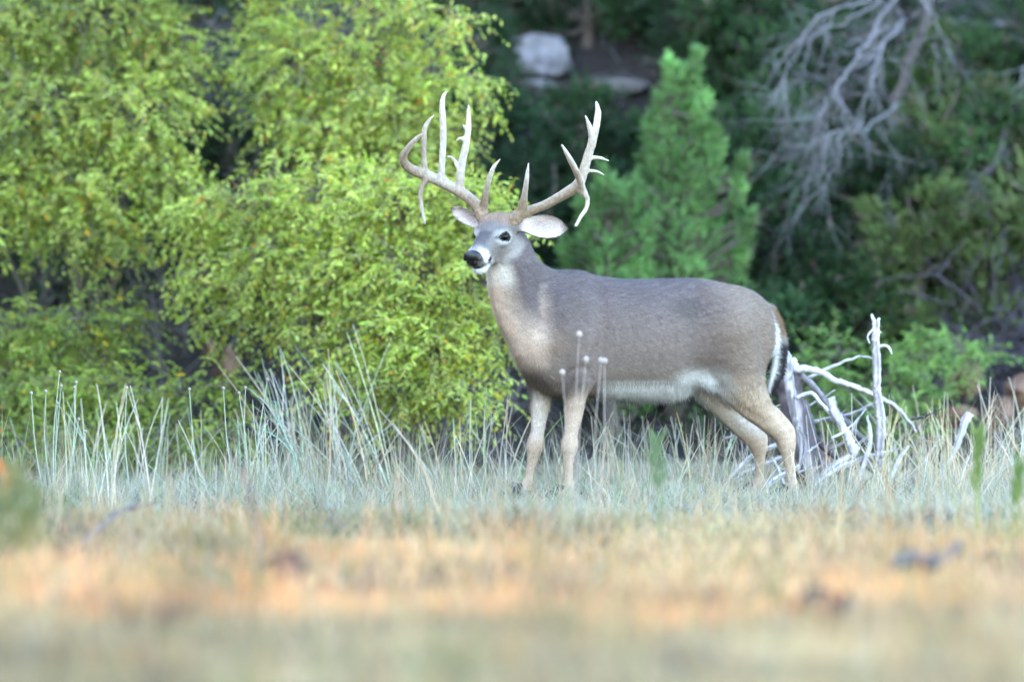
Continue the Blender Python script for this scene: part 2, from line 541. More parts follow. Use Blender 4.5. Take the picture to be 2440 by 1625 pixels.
    G.chain([H(.055, 0, -.125), H(.13, 0, -.112), H(.22, 0, -.090), H(.262, 0, -.083)], [.038, .034, .028, .024], 0.03, 3)
    for w in (1, -1):
        G.ell(H(.075, .036 * w, -.092), HA, (.065, .026, .045), 0.03)
        G.ell(H(.100, .057 * w, -.022), HA, (.034, .017, .015), 0.018)      # brow
        G.ell(H(.112, .062 * w, -.062), HA, (.034, .014, .013), 0.018)      # lower lid
        G.ell(H(.262, .021 * w, -.052), HA, (.033, .024, .030), 0.014)      # lips
        G.ell(H(.108, .088 * w, -.043), HA, (.030, .021, .018), 0.008, True)  # eye hollow
        G.chain([H(.028, .040 * w, -.020), PED[w]], [.030, .025], 0.03)  # pedicle
    G.ell(H(.260, 0, -.100), HA, (.033, .027, .019), 0.012)                    # chin
    G.ell(H(.27, 0, -.083), HA, (.055, .055, .0045), 0.005, True)                # mouth line
    # ---- ears: cupped leaves
    EARS = []
    EPROF = np.array([(-.12, .42), (0, .46), (.15, .60), (.35, .88), (.5, 1.0), (.65, 1.0), (.8, .87), (.9, .66), (.96, .44), (1.0, .22), (1.06, 0.01)])
    def ear(base, tip, nrm, half, depth, bend):
        a = tip - base; Ln = np.linalg.norm(a); a = a / Ln
        n = norm(nrm - np.dot(nrm, a) * a); b = np.cross(n, a)
        EARS.append((base, a, b, n, Ln, half))
        m = half + .04
        sl_, g = G.sub(np.minimum(base, tip) - m, np.maximum(base, tip) + m)
        q = [g[i] - base[i] for i in range(3)]
        la = (q[0] * a[0] + q[1] * a[1] + q[2] * a[2]) / Ln
        lb = q[0] * b[0] + q[1] * b[1] + q[2] * b[2]
        lc = q[0] * n[0] + q[1] * n[1] + q[2] * n[2]
        prof = EPROF
        h = np.interp(la, prof[:, 0], prof[:, 1]) * half
        k = np.clip(lb / np.maximum(h, .004), -1.6, 1.6)
        cup = depth * (k * k - .75) * np.clip(h / half, 0, 1) + bend * (la - .4) ** 2
        sheet = np.abs(lc - cup) - (.0062 + .004 * np.clip(1 - la * 2, 0, 1))
        edge = (np.abs(lb) - h) * .8
        d = np.maximum(np.maximum(sheet, edge), np.maximum(-.12 - la, la - 1.03) * Ln)
        G.join(sl_, d.astype(np.float32), .008)
        G.chain([base - a * 0.035, base + a * 0.028 - n * 0.016], [.030, .024], 0.025)
    eb = H(-.002, .070, -.052)
    ear(eb, np.array([0.222, eb[1] - 0.02, 1.133]), np.array([-0.12, -1.0, 0.20]), .050, .030, -.03)
    eb2 = H(-.004, -.062, -.074)
    ear(eb2, np.array([-0.258, eb2[1] + 0.055, 1.216]), np.array([-0.42, -0.88, -0.25]), .034, .022, -.02)
    V, Q = G.surface()
    V = relax(V, Q, 3, 0.5)
    N = vnormals(V, Q)
    # ---------------- muscle lines: shallow hollows and swellings on both flanks
    def tz(px, py):
        return (BC[0] + Lv[0] * .13 - (px - 1220) / 565.) / (-Fv[0]), .66 + (812 - py) / 565.
    vt = (V - BC) @ Fv; lat = np.abs(N @ Lv)
    def sculpt(pts, depth, sig, lo_=.15):
        nonlocal V
        p = catmull(np.array([tz(*q) for q in pts]), 8) if len(pts) > 1 else np.array([tz(*pts[0])])
        dmin = np.full(len(V), 9.0)
        for a_, b_ in p: dmin = np.minimum(dmin, np.hypot(vt - a_, V[:, 2] - b_))
        V = V - N * (depth * np.exp(-(dmin / sig) ** 2) * ss(lo_, lo_ + .45, lat))[:, None]
    sculpt([(1258, 620), (1276, 670), (1286, 720), (1288, 760)], .007, .030)      # before the shoulder blade
    sculpt([(1310, 690), (1330, 750), (1316, 810)], -.008, .045)                  # shoulder blade
    sculpt([(1425, 690), (1424, 790), (1400, 872)], .009, .030)                   # behind the shoulder
    sculpt([(1330, 912), (1345, 880), (1385, 872), (1402, 900)], .010, .014)      # elbow crease
    sculpt([(1296, 815)], -.010, .045)
    sculpt([(1662, 700), (1640, 790), (1650, 880)], .014, .040)                   # hollow of the flank
    sculpt([(1690, 690)], -.009, .035)                                            # hip bone
    sculpt([(1786, 750), (1806, 830), (1808, 915)], .009, .022)                   # ham string line
    sculpt([(1730, 780), (1720, 850)], -.008, .06)
    for q_ in range(5):
        xx = 1450 + q_ * 32
        sculpt([(xx, 740), (xx + 12, 800), (xx + 4, 865)], .0022, .009)
    sculpt([(1700, 905), (1750, 960), (1820, 1005)], .006, .014)                  # shank
    N = vnormals(V, Q)
    # ---------------- coat colours: the animal's markings, with some shade and warm light painted in
    x, y, z = V.T
    q = V - BC
    t = q @ Fv; w = q @ Lv
    hq = V - POLL
    f = hq @ hf; r = hq @ hr; u = hq @ hu
    back = lin((.122, .096, .099)); flank = lin((.205, .157, .140)); tan = lin((.54, .405, .305)); white = lin((.88, .86, .86))
    C = np.tile(flank, (len(V), 1))
    def mix(c, m):
        nonlocal C
        C = C * (1 - m[:, None]) + lin(c)[None] * m[:, None]
    mix(back, ss(.62, .92, z) * .9)
    mix((.245, .180, .142), ss(-.10, -.36, t) * .8)                     # browner haunch
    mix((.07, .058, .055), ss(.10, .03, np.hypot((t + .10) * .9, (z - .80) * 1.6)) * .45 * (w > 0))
    mix(tan, ss(.56, .42, z) * ss(-.15, -.3, t) * .85)
    mix(tan, ss(.50, .40, z) * ss(.25, .33, t) * .9)
    mix((.24, .165, .12), ss(.11, .02, np.hypot(t - .50, z - .66)) * .6)
    mix((.07, .055, .05), ss(.045, .01, np.abs(np.hypot(t - .50, (z - .50) * 1.1) - .10)) * ss(.58, .50, z) * ss(.40, .45, z) * .3)  # shade of the chest and elbow crease, painted into the coat
    mix((.27, .215, .18), ss(.62, .52, z) * ss(.42, .50, t) * ss(.40, .44, z) * .7)
    # white underline
    bel = ss(.492, .445, z + 0.03 * N[:, 2]) * ss(.30, .18, t) * ss(-.36, -.20, t)
    bel = np.maximum(bel, .75 * ss(.58, .48, z) * ss(.13, .03, np.hypot((t + .16) * .8, z - .49)))
    mix((.25, .20, .17), ss(.60, .50, z) * ss(.34, .22, t) * ss(-.36, -.2, t) * .7)
    mix(white, np.clip(bel * 1.1, 0, 1))
    # inner sides of the legs and haunches
    inn = ss(.10, .6, -N @ Lv * np.sign(w + 1e-6)) * ss(.62, .5, z)
    mix((.66, .58, .52), inn * ss(.22, .30, z) * .8)
    # front of the neck and throat
    nf = norm(np.stack([N[:, 0], N[:, 1], N[:, 2] * .4], 1))
    front = ss(-.15, .55, nf @ norm(Fv + np.array([0, .1, 0])))
    nk = front * ss(.52, .60, z) * ss(1.02, .95, z) * ss(.47, .57, t)
    mix((.70, .53, .42), nk * .95)  # tan neck front, made paler to paint in warm bounced light
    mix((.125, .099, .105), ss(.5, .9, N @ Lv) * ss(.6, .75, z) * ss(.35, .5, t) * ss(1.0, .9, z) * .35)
    thr = ss(.07, .0, np.abs(z - .955) - .02) * front * ss(.45, .52, t)
    mix((.82, .74, .68), np.clip(thr, 0, 1) * .9)
    # rump edge and tail
    edge = ss(-.50, -.53, t) * ss(.50, .55, z) * ss(.80, .77, z)
    mix(white, edge * .7)
    tl = np.array(tp); tz = np.interp(z, tl[::-1, 2], np.arange(len(tl))[::-1])
    cx = np.interp(z, tl[::-1, 2], tl[::-1, 0])
    ontail = (t < -.515) & (z > .40) & (z < .80)
    mixm = ontail * ss(.002, -.012, x - cx)
    mix((.19, .115, .07), ontail * 1.0 * ss(-.020, .000, x - cx) * ss(.62, .70, z))
    mix((.028, .024, .026), ontail * 1.0 * ss(-.020, .000, x - cx) * ss(.69, .63, z))
    mix((.85, .84, .85), mixm * 1.0)
    # ---- head markings
    head = (f > -.06) & (f < .33) & (u > -.17) & (u < .09) & (np.abs(r) < .14) & (z > .93) & (y < -.22)
    hd = head.astype(float) * ss(-.03, .02, f) * ss(-.165, -.125, u)
    mix((.20, .172, .162), hd * .95)
    mix((.32, .205, .145), hd * ss(.10, .04, f) * ss(-.03, -.005, u) * .8)                  # forehead crown
    mix((.28, .245, .23), hd * ss(-.06, -.10, u) * ss(.17, .08, f) * .7)                        # cheek
    mix((.11, .10, .105), hd * ss(.12, .15, f) * ss(.25, .20, f) * ss(-.055, -.02, u) * ss(.04, .02, np.abs(r)))
    fe = (f - .110) * .87 + (u + .0435) * .49; ue = -(f - .110) * .49 + (u + .0435) * .87
    for sgn in (1, -1):
        sid = ss(.025, .045, r * sgn)
        e1 = np.sqrt(((fe - .004) / .054) ** 2 + ((ue + .003) / .040) ** 2)
        mix((.50, .48, .48), hd * sid * ss(1.05, .55, e1) * .75)
        e2 = np.sqrt(((fe - .002) / .035) ** 2 + (ue / .0235) ** 2)
        mix((.022, .018, .017), hd * sid * ss(1.0, .88, e2))
        e3 = np.sqrt(((fe - .038) / .013) ** 2 + ((ue + .004) / .007) ** 2)
        mix((.03, .025, .022), hd * sid * ss(1.1, .6, e3) * .8)
    band = hd * ss(.212, .252, f - .25 * (u + .05) + .006 * np.sin(r * 160)) * ss(.285, .27, f)
    mix((.70, .69, .70), band * (.15 + .75 * ss(.010, .034, np.abs(r))))
    mix((.82, .81, .82), hd * ss(.19, .22, f) * ss(-.078, -.088, u))
    mix((.42, .37, .35), hd * ss(-.105, -.14, u) * ss(.04, .12, f) * .7)                                         # under the jaw
    mouth = hd * ss(.010, .004, np.abs(u + .083)) * ss(.205, .225, f)
    mix((.03, .025, .025), mouth)
    dk = hd * ss(.020, .010, np.hypot(f - .222, u + .088)) * ss(.010, .02, np.abs(r))
    mix((.03, .025, .025), dk)
    # ears: pinkish white inside with darker hair streaks, greyish back, brown rim
    for (eb_, a_, b_, n_, Ln_, half_) in EARS:
        q_ = V - eb_
        la = (q_ @ a_) / Ln_; lb = q_ @ b_; lc = q_ @ n_
        hh = np.interp(la, EPROF[:, 0], EPROF[:, 1]) * half_
        oe = ss(.02, .16, la) * (la < 1.08) * (np.abs(lb) < hh + .012) * (np.abs(lc) < .05)
        ins_ = ss(.05, .5, N @ n_)
        kk = np.abs(lb) / np.maximum(hh, .004)
        mix((.17, .14, .125), oe * (1 - ins_) * .95)
        mix((.61, .51, .485), oe * ins_)
        mix((.36, .29, .28), oe * ins_ * ss(.5, .1, np.abs(kk - .15)) * ss(.15, .35, la) * ss(.85, .5, la) * np.clip(.5 + .5 * np.sin(lb * 700 + la * 30) + .3 * np.sin(lb * 310 - la * 50), 0, 1))
        mix((.30, .21, .16), oe * ins_ * ss(.55, .95, lb * np.sign(b_[2]) / np.maximum(hh, .004)) * ss(.35, .6, la) * .7)
        mix((.16, .12, .10), oe * np.maximum(ss(.86, 1.0, kk) * .75, ss(.88, 1.0, la) * .8))
    mot = sum(np.sin(V @ rng.normal(0, w_, 3) + rng.random() * 6) for w_ in (18, 26, 35, 48, 60, 75)) / 6
    body_ = 1 - hd
    strk = sum(np.sin(V @ (np.array([0, 0, 1.]) * w_ + Fv * w_ * .35 * rng.normal(1, .3) + Lv * w_ * .3 * rng.normal()) + 2.2 * mot + rng.random() * 6) for w_ in (150, 210, 290, 400)) / 4
    C = C * (1 + .12 * mot + .11 * strk * body_)[:, None]
    C = np.clip(C * (1 + rng.normal(0, .03, (len(C), 1))), 0, 1)
    base = BC.copy(); base[2] = float(hill(base[0], base[1]))
    root = thing('deer', 'large antlered grey-brown buck standing in the grass, head turned', 'deer', base)
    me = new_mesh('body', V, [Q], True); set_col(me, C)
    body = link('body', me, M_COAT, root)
    # ---------------- fur: short hairs laid along the body
    tri = np.concatenate([Q[:, [0, 1, 2]], Q[:, [0, 2, 3]]])
    area = np.linalg.norm(np.cross(V[tri[:, 1]] - V[tri[:, 0]], V[tri[:, 2]] - V[tri[:, 0]]), axis=1)
    NH = 150000
    pick = rng.choice(len(tri), NH, p=area / area.sum())
    b = rng.dirichlet((1, 1, 1), NH)
    P = (V[tri[pick]] * b[:, :, None]).sum(1); HN = norm((N[tri[pick]] * b[:, :, None]).sum(1)); HC = (C[tri[pick]] * b[:, :, None]).sum(1)
    flow = np.tile(-Fv + np.array([0, 0, -.55]), (NH, 1))
    pt = (P - BC) @ Fv; pf = (P - POLL) @ hf; pr = (P - POLL) @ hr
    hd2 = (P[:, 2] > 1.0) & (pf > -.05)
    flow[hd2] = -hf
    flow[(P[:, 2] < .5)] = (0, 0, -1)
    on_ear = (np.abs(pr) > .09) & (P[:, 2] > 1.03)
    flow[on_ear] = np.sign(pr[on_ear])[:, None] * hr
    flow = norm(flow - (flow * HN).sum(1)[:, None] * HN + rng.normal(0, .18, (NH, 3)))
    ln = .010 + .012 * rng.random(NH)
    ln[hd2] *= .55; ln[P[:, 2] < .38] *= .55; ln[on_ear] *= .6
    onT = (pt < -.515) & (P[:, 2] < .8) & (P[:, 2] > .4)
    ln[onT] *= 1.3
    belly = (P[:, 2] < .50) & (pt > -.3) & (pt < .25); ln[belly] *= 1.7
    chest = (pt > .42) & (P[:, 2] < .62); ln[chest] *= 1.5
    skip = np.zeros(NH, bool)
    for sgn in (1, -1):
        skip |= np.linalg.norm(P - H(.106, .068 * sgn, -.043), axis=1) < .026
    skip |= np.linalg.norm(P - H(.287, 0, -.036), axis=1) < .040
    keep = ~skip
    P, HN, HC, flow, ln = P[keep], HN[keep], HC[keep], flow[keep], ln[keep]
    side = norm(np.cross(flow, HN)) * .0014
    tip = P + (flow * .92 + HN * (.30 + .15 * rng.random((len(P), 1)))) * ln[:, None]
    HV = np.stack([P - side - HN * .001, P + side - HN * .001, tip], 1).reshape(-1, 3)
    HT = np.arange(len(HV)).reshape(-1, 3)
    hm = new_mesh('fur', HV, [HT], True)
    HC = np.clip(HC * np.exp(rng.normal(0, .17, (len(HC), 1))), 0, 1)
    set_col(hm, np.repeat(HC, 3, 0))
    hm.normals_split_custom_set_from_vertices(np.repeat(HN, 3, 0).tolist())
    fo = link('fur', hm, M_FUR, root); fo['kind'] = 'stuff'
    # ---------------- eyes
    for sgn in (1, -1):
        bm = bmesh.new(); bmesh.ops.create_uvsphere(bm, u_segments=24, v_segments=16, radius=1.0)
        for v in bm.verts:
            q = np.array(v.co[:]); v.co = H(.110, .059 * sgn, -.0435) + q[0] * .0255 * (hf * .87 + hu * .49) + q[1] * .022 * hr + q[2] * .0180 * (hu * .87 - hf * .49)
        em = bpy.data.meshes.new('eye'); bm.to_mesh(em); bm.free()
        for p in em.polygons: p.use_smooth = True
        link('eye', em, M_EYE, root)
    # ---------------- nose pad
    c = H(.288, 0, -.036)
    NF = Field(c - .06, c + .06, .002)
    NF.ell(H(.286, 0, -.028), HA, (.026, .040, .025), .008)
    NF.ell(H(.290, 0, -.052), HA, (.018, .023, .026), .010)
    for sgn in (1, -1):
        NF.ell(H(.288, .026 * sgn, -.042), HA, (.020, .017, .017), .008)
        NF.ell(H(.308, .022 * sgn, -.043), HA, (.013, .0105, .007), .004, True)
        NF.ell(H(.299, .034 * sgn, -.049), HA, (.015, .0075, .0055), .004, True)
    NV, NQ = NF.surface(); NV = relax(NV, NQ, 2, .5)
    link('nose', new_mesh('nose', NV, [NQ], True), M_NOSE, root)
    # ---------------- hooves: two toes each
    for q, gz in hoof_pos:
        HFld = Field((q[0] - .09, q[1] - .09, gz - .012), (q[0] + .09, q[1] + .09, gz + .08), .003)
        for sgn in (1, -1):
            cc = q + Lv * .013 * sgn; cc[2] = gz
            HFld.chain([cc + Uv * .045 - Fv * .005, cc + Uv * .022 + Fv * .018, cc + Uv * .012 + Fv * .05], [.015, .019, .009], .006, 3)
        HV_, HQ_ = HFld.surface(); HV_[:, 2] = np.maximum(HV_[:, 2], gz - .003)
        link('hoof', new_mesh('hoof', HV_, [HQ_], True), M_HOOF, root)
    # ---------------- antlers: px, py (photo), depth from the poll, radius
    y0 = POLL[1]
    def ap(l): return [np.array([(a - 1220) / 565., y0 + c_, .66 + (812 - b_) / 565.]) for a, b_, c_, _ in l], [q_[3] for q_ in l]
    right = dict(
        beam=[(1160, 533, -.005, .022), (1148, 511, .01, .0265), (1134, 487, .03, .0245), (1101, 460, .065, .0225), (1062, 439, .09, .0225), (1022, 420, .10, .0225), (990, 408, .095, .021), (969, 394, .075, .0185),
              (963, 376, .05, .016), (973, 357, .02, .0125), (990, 337, -.01, .010), (1006, 323, -.03, .005)],
        t1=[(1152, 500, .01, .020), (1158, 460, -.03, .0125), (1168, 422, -.06, .010), (1178, 398, -.075, .0075), (1192, 381, -.09, .0025)],
        t2=[(1096, 450, .07, .019), (1100, 400, .06, .016), (1111, 347, .05, .0145), (1117, 303, .045, .0115), (1117, 272, .05, .0085), (1117, 253, .055, .0028)],
        t2a=[(1098, 408, .06, .010), (1090, 395, .06, .0085), (1083, 382, .058, .0065), (1074, 375, .055, .005), (1066, 375, .053, .003)],
        t2b=[(1108, 334, .05, .007), (1097, 331, .048, .0055), (1086, 339, .045, .002)],
        t2c=[(1114, 309, .047, .006), (1107, 304, .045, .0045), (1104, 298, .045, .002)],
        t3=[(1053, 432, .09, .019), (1054, 400, .08, .0135), (1057, 340, .07, .0135), (1057, 292, .06, .0135), (1055, 255, .055, .0115), (1058, 232, .055, .008), (1066, 220, .06, .0025)],
        t4=[(1014, 418, .10, .016), (1012, 378, .08, .0105), (1012, 334, .06, .0105), (1014, 308, .05, .0095), (1022, 292, .045, .0075), (1035, 277, .04, .0025)],
        drop=[(1016, 430, .10, .014), (1006, 448, .095, .009), (1003, 466, .09, .008), (1006, 494, .08, .008), (1011, 518, .075, .007), (1014, 532, .07, .0045)])
    left = dict(
        beam=[(1211, 545, -.03, .022), (1224, 522, -.035, .0285), (1240, 511, -.03, .024), (1267, 500, -.03, .020), (1297, 489, -.045, .019), (1328, 472, -.07, .020), (1356, 456, -.10, .0225), (1376, 440, -.13, .0225),
              (1387, 412, -.15, .0195), (1398, 374, -.16, .018), (1409, 340, -.165, .0165), (1418, 302, -.165, .0145), (1422, 272, -.16, .0125), (1418, 247, -.155, .004)],
        t1=[(1243, 503, -.04, .022), (1250, 462, -.08, .0125), (1255, 424, -.11, .0095), (1259, 391, -.125, .0025)],
        t2=[(1387, 458, -.13, .015), (1374, 418, -.20, .0135), (1355, 381, -.26, .011), (1337, 350, -.30, .005)],
        t3=[(1408, 345, -.165, .012), (1403, 310, -.185, .0105), (1392, 280, -.20, .0035)],
        b1=[(1399, 378, -.16, .008), (1425, 378, -.13, .007), (1447, 385, -.11, .003)],
        b2=[(1395, 408, -.15, .007), (1418, 410, -.12, .006), (1436, 418, -.10, .003)],
        drop=[(1383, 454, -.13, .015), (1397, 474, -.14, .0095), (1394, 497, -.15, .0085), (1380, 518, -.165, .0075), (1370, 537, -.18, .006)])
    for an, sd in ((right, -1), (left, 1)):
        allp = np.concatenate([np.array(ap(l)[0]) for l in an.values()])
        F_ = Field(allp.min(0) - .05, allp.max(0) + .05, .0033)
        for nme, l in an.items():
            p, rr = ap(l); F_.chain(p, rr, .012, 5)
        p, rr = ap(an['beam'])
        for k in range(26):                                                       # pearled burr at the base
            a = rng.random() * 6.283; ax = norm(p[2] - p[0]); b1 = norm(np.cross(ax, (0, 0, 1.))); b2 = np.cross(ax, b1)
            sp = p[1] - ax * .012 + ax * rng.uniform(-.008, .035) + (b1 * math.cos(a) + b2 * math.sin(a)) * .0245
            F_.ell(sp, np.eye(3), (.006, .006, .007), .005)
        AV, AQ = F_.surface(); AV = relax(AV, AQ, 1, .5)
        an_ = vnormals(AV, AQ)
        zb = p[1][2]; db = np.linalg.norm(AV - p[1], axis=1)
        wv = np.sin(AV[:, 0] * 420 + np.sin(AV[:, 2] * 60) * 2) * np.sin(AV[:, 1] * 390 + 1.3)
        AV = AV + an_ * (wv * .0011)[:, None]
        AC = np.tile(lin((.29, .215, .155)), (len(AV), 1))
        def amix(c, m):
            nonlocal AC
            AC = AC * (1 - m[:, None]) + lin(c)[None] * m[:, None]
        pol = np.full(len(AV), 1.0)
        for nme, l in an.items():
            pp, _ = ap(l); pol = np.minimum(pol, np.linalg.norm(AV - pp[-1], axis=1))
        amix((.58, .51, .44), ss(.20, .02, pol) * .85)
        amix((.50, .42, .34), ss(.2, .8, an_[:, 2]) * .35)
        amix((.20, .135, .085), ss(.14, .0, db - .02) * .7)
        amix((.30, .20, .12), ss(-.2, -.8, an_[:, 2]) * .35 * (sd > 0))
        amix((.27, .18, .12), (sd < 0) * ss(.40, .20, np.abs(AV[:, 0] + .46)) * ss(-.32, -.40, AV[:, 0]) * .45)
        blot = np.sin(AV[:, 0] * 95 + AV[:, 2] * 30) * np.sin(AV[:, 1] * 80 - AV[:, 2] * 70)
        amix((.33, .22, .14), ss(.25, .8, blot) * ss(.25, .05, db) * .6)
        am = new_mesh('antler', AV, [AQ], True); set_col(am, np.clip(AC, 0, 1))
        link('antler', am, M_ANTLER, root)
    # ---------------- chin whiskers
    mb = MB()
    for k in range(26):
        b0 = H(rng.uniform(.24, .285), rng.uniform(-.03, .03), rng.uniform(-.112, -.085))
        dv = norm(np.array([rng.normal(-.5, .4), rng.normal(-.5, .4), rng.normal(-.5, .3)]))
        tube(mb, [b0, b0 + dv * .012, b0 + dv * .026 + np.array([0, 0, -.004])], [.0006, .0005, .0002], 3, (.75, .72, .7))
    mb.build('whiskers', M_STEM, root)
    return root
deer()

#VEGETATION
# ------------------------------------------------------------------ leaf and needle templates
LEAF_V = np.array([(0, 0, 0), (-.20, .30, .07), (.20, .30, .07), (0, .34, 0), (-.17, .66, .05), (.17, .66, .05), (0, .68, -.03), (0, 1, -.10)], float)
LEAF_F = np.array([(0, 3, 1), (0, 2, 3), (1, 3, 6), (1, 6, 4), (3, 2, 5), (3, 5, 6), (4, 6, 7), (6, 5, 7)])

def plume_template(n, seed):
    """one feathery juniper spray: small blades round a thin axis"""
    r = np.random.default_rng(seed)
    V = []; F = []
    for i in range(n):
        t = .05 + .85 * i / (n - 1)
        a = i * 2.4 + r.random() * .6
        out = np.array([math.cos(a), 0, math.sin(a)])
        ln = (.34 - .16 * t) * r.uniform(.8, 1.2)
        p = np.array([0, t * .8, 0.0])
        d = norm(out * .62 + np.array([0, .8, 0]))
        s_ = norm(np.cross(d, out + r.normal(0, .3, 3))) * .055
        b = len(V)
        V += [p - s_ * .4, p + d * ln * .5 - s_, p + d * ln * .5 + s_, p + d * ln]
        F += [(b, b + 2, b + 1), (b + 1, b + 2, b + 3)]
    return np.array(V), np.array(F)
PL_V, PL_F = plume_template(12, 1)
PL2_V, PL2_F = plume_template(7, 2)

def jit(base, n, s=.18, hue=.10):
    """individual leaf colours around a base colour"""
    c = np.tile(lin(base), (n, 1)) * np.exp(rng.normal(0, s, (n, 1)))
    return np.clip(c * np.exp(rng.normal(0, hue, (n, 3))), 0, .95)

# ------------------------------------------------------------------ broad-leaved shrubs
def shrub(label, clumps, base, leaf_col, leaf_len=.031, dens=1.45, group='leafy shrubs at the wood edge', name='leafy_shrub', yellow=.03, up=-.25, singles=220):
    """clumps: (centre xyz, radii) ; stems rise from base and feed each clump"""
    bx, by = base
    bz = float(hill(bx, by))
    root = thing(name, label, 'shrub', (bx, by, bz), group)
    stem = MB(); P_all = []; D_all = []; N_all = []; C_all = []; S_all = []
    for c, rad in clumps:
        c = np.array(c, float); rad = np.array(rad, float)
        b0 = np.array([bx + rng.normal(0, .10), by + rng.normal(0, .10), bz - .05])
        mid = b0 * .45 + c * .55 + rng.normal(0, .08, 3) + np.array([0, .10, .05])
        path = catmull([b0, b0 * .7 + mid * .3 + np.array([0, .05, .05]), mid, c], 5)
        L = np.linalg.norm(c - b0)
        tube(stem, path, np.linspace(.011 + .004 * L, .004, len(path)), 5, jit((.17, .145, .125), 1)[0])
        vol = rad[0] * rad[2] + rad[0] * rad[1] + rad[1] * rad[2]
        ns = max(6, int(150 * vol / .3 * dens))
        dirs = rand_unit(ns); dirs[:, 1] -= .35; dirs = norm(dirs)
        rr = rng.uniform(.45, 1.05, ns) ** .7
        start = c + dirs * rad * rr[:, None] * .72
        tone = rng.normal(0, .13)
        for i in range(ns):
            d = norm(dirs[i] * np.array([.8, .6, .5]) + np.array([0, -.12, up]) + rng.normal(0, .42, 3))
            ln = rng.uniform(.11, .25)
            k = int(ln / .0145)
            tt = np.linspace(0, 1, k)
            drp = rng.uniform(.1, .5)
            pts = start[i] + d[None] * (tt * ln)[:, None] + np.array([0, 0, -1.0])[None] * (tt ** 2 * ln * drp)[:, None]
            if i % 2 == 0:
                hb = c + (start[i] - c) * .2
                tube(stem, [hb, (hb + start[i]) / 2 + rng.normal(0, .015, 3), pts[0], pts[k // 2], pts[-1]], [.0045, .0038, .003, .002, .001], 3, jit((.20, .17, .14), 1)[0], cap=False)
            td = norm(np.gradient(pts, axis=0))
            sd = norm(np.cross(td, np.array([0, 0, 1.0]) + rng.normal(0, .35, 3)))
            sg = np.where(np.arange(k) % 2 == 0, 1, -1)[:, None]
            ld = norm(td * .65 + sd * sg * .85 + np.array([0, 0, -.25]) + rng.normal(0, .28, (k, 3)))
            P_all.append(pts); D_all.append(ld)
            N_all.append(norm(np.array([0, -.45, .75]) + rng.normal(0, .40, (k, 3))))
            cc = jit(leaf_col, k, .16, .07) * math.exp(tone + rng.normal(0, .10))
            C_all.append(np.clip(cc, 0, .8)); S_all.append(leaf_len * np.exp(rng.normal(-.05, .28, k)))
    P = np.concatenate(P_all); Dd = np.concatenate(D_all); Nn = np.concatenate(N_all); C = np.concatenate(C_all); Sz = np.concatenate(S_all)
    yl = rng.random(len(P)) < yellow
    C[yl] = jit((.50, .36, .04), yl.sum(), .15, .1)
    og = rng.random(len(P)) < yellow * .22
    C[og] = jit((.55, .22, .05), og.sum(), .15, .1)
    X, Yv, Z = frames(Dd, Nn)
    # the leaves that face the meadow and stand out singly are objects of their own
    sel = np.zeros(len(P), bool)
    if singles:
        score = -P[:, 1] * 1.0 + .6 * np.abs(Z[:, 1]) + rng.random(len(P)) * .5 + yl * .6 + og * .9 + Sz * 10
        inv = (np.abs(P[:, 0]) < 2.25) & (P[:, 2] > .1) & (P[:, 2] < 2.3)
        score[~inv] = -99
        sel[np.argsort(score)[-singles:]] = True
    mb = MB()
    k = ~sel
    scatter(mb, LEAF_V, LEAF_F, P[k], X[k], Yv[k], Z[k], Sz[k], C[k])
    fo = mb.build('foliage', M_LEAF, root, stuff=True)
    stem.build('stem', M_BARK, root, True)
    if singles:
        from mathutils import Matrix
        tones = []
        for q in range(6):
            lm = new_mesh('leaf', LEAF_V, [LEAF_F]); base_c = C[sel][rng.integers(sel.sum())]
            set_col(lm, np.tile(base_c, (len(LEAF_V), 1))); lm.materials.append(M_LEAF); tones.append((base_c, lm))
        inv_root = root.matrix_basis.inverted()
        for i in np.nonzero(sel)[0]:
            lm = min(tones, key=lambda a: np.abs(a[0] - C[i]).sum())[1]
            o = bpy.data.objects.new('leaf', lm); COL.objects.link(o)
            M = Matrix.Identity(4)
            for r_ in range(3):
                M[r_][0] = X[i][r_] * Sz[i]; M[r_][1] = Yv[i][r_] * Sz[i]; M[r_][2] = Z[i][r_] * Sz[i]; M[r_][3] = P[i][r_]
            o.parent = root; o.matrix_parent_inverse = inv_root; o.matrix_basis = M
    return root

def CL(vx, vy, Y, rx, ry, rz): return (VW(vx, vy, Y), (rx, ry, rz))

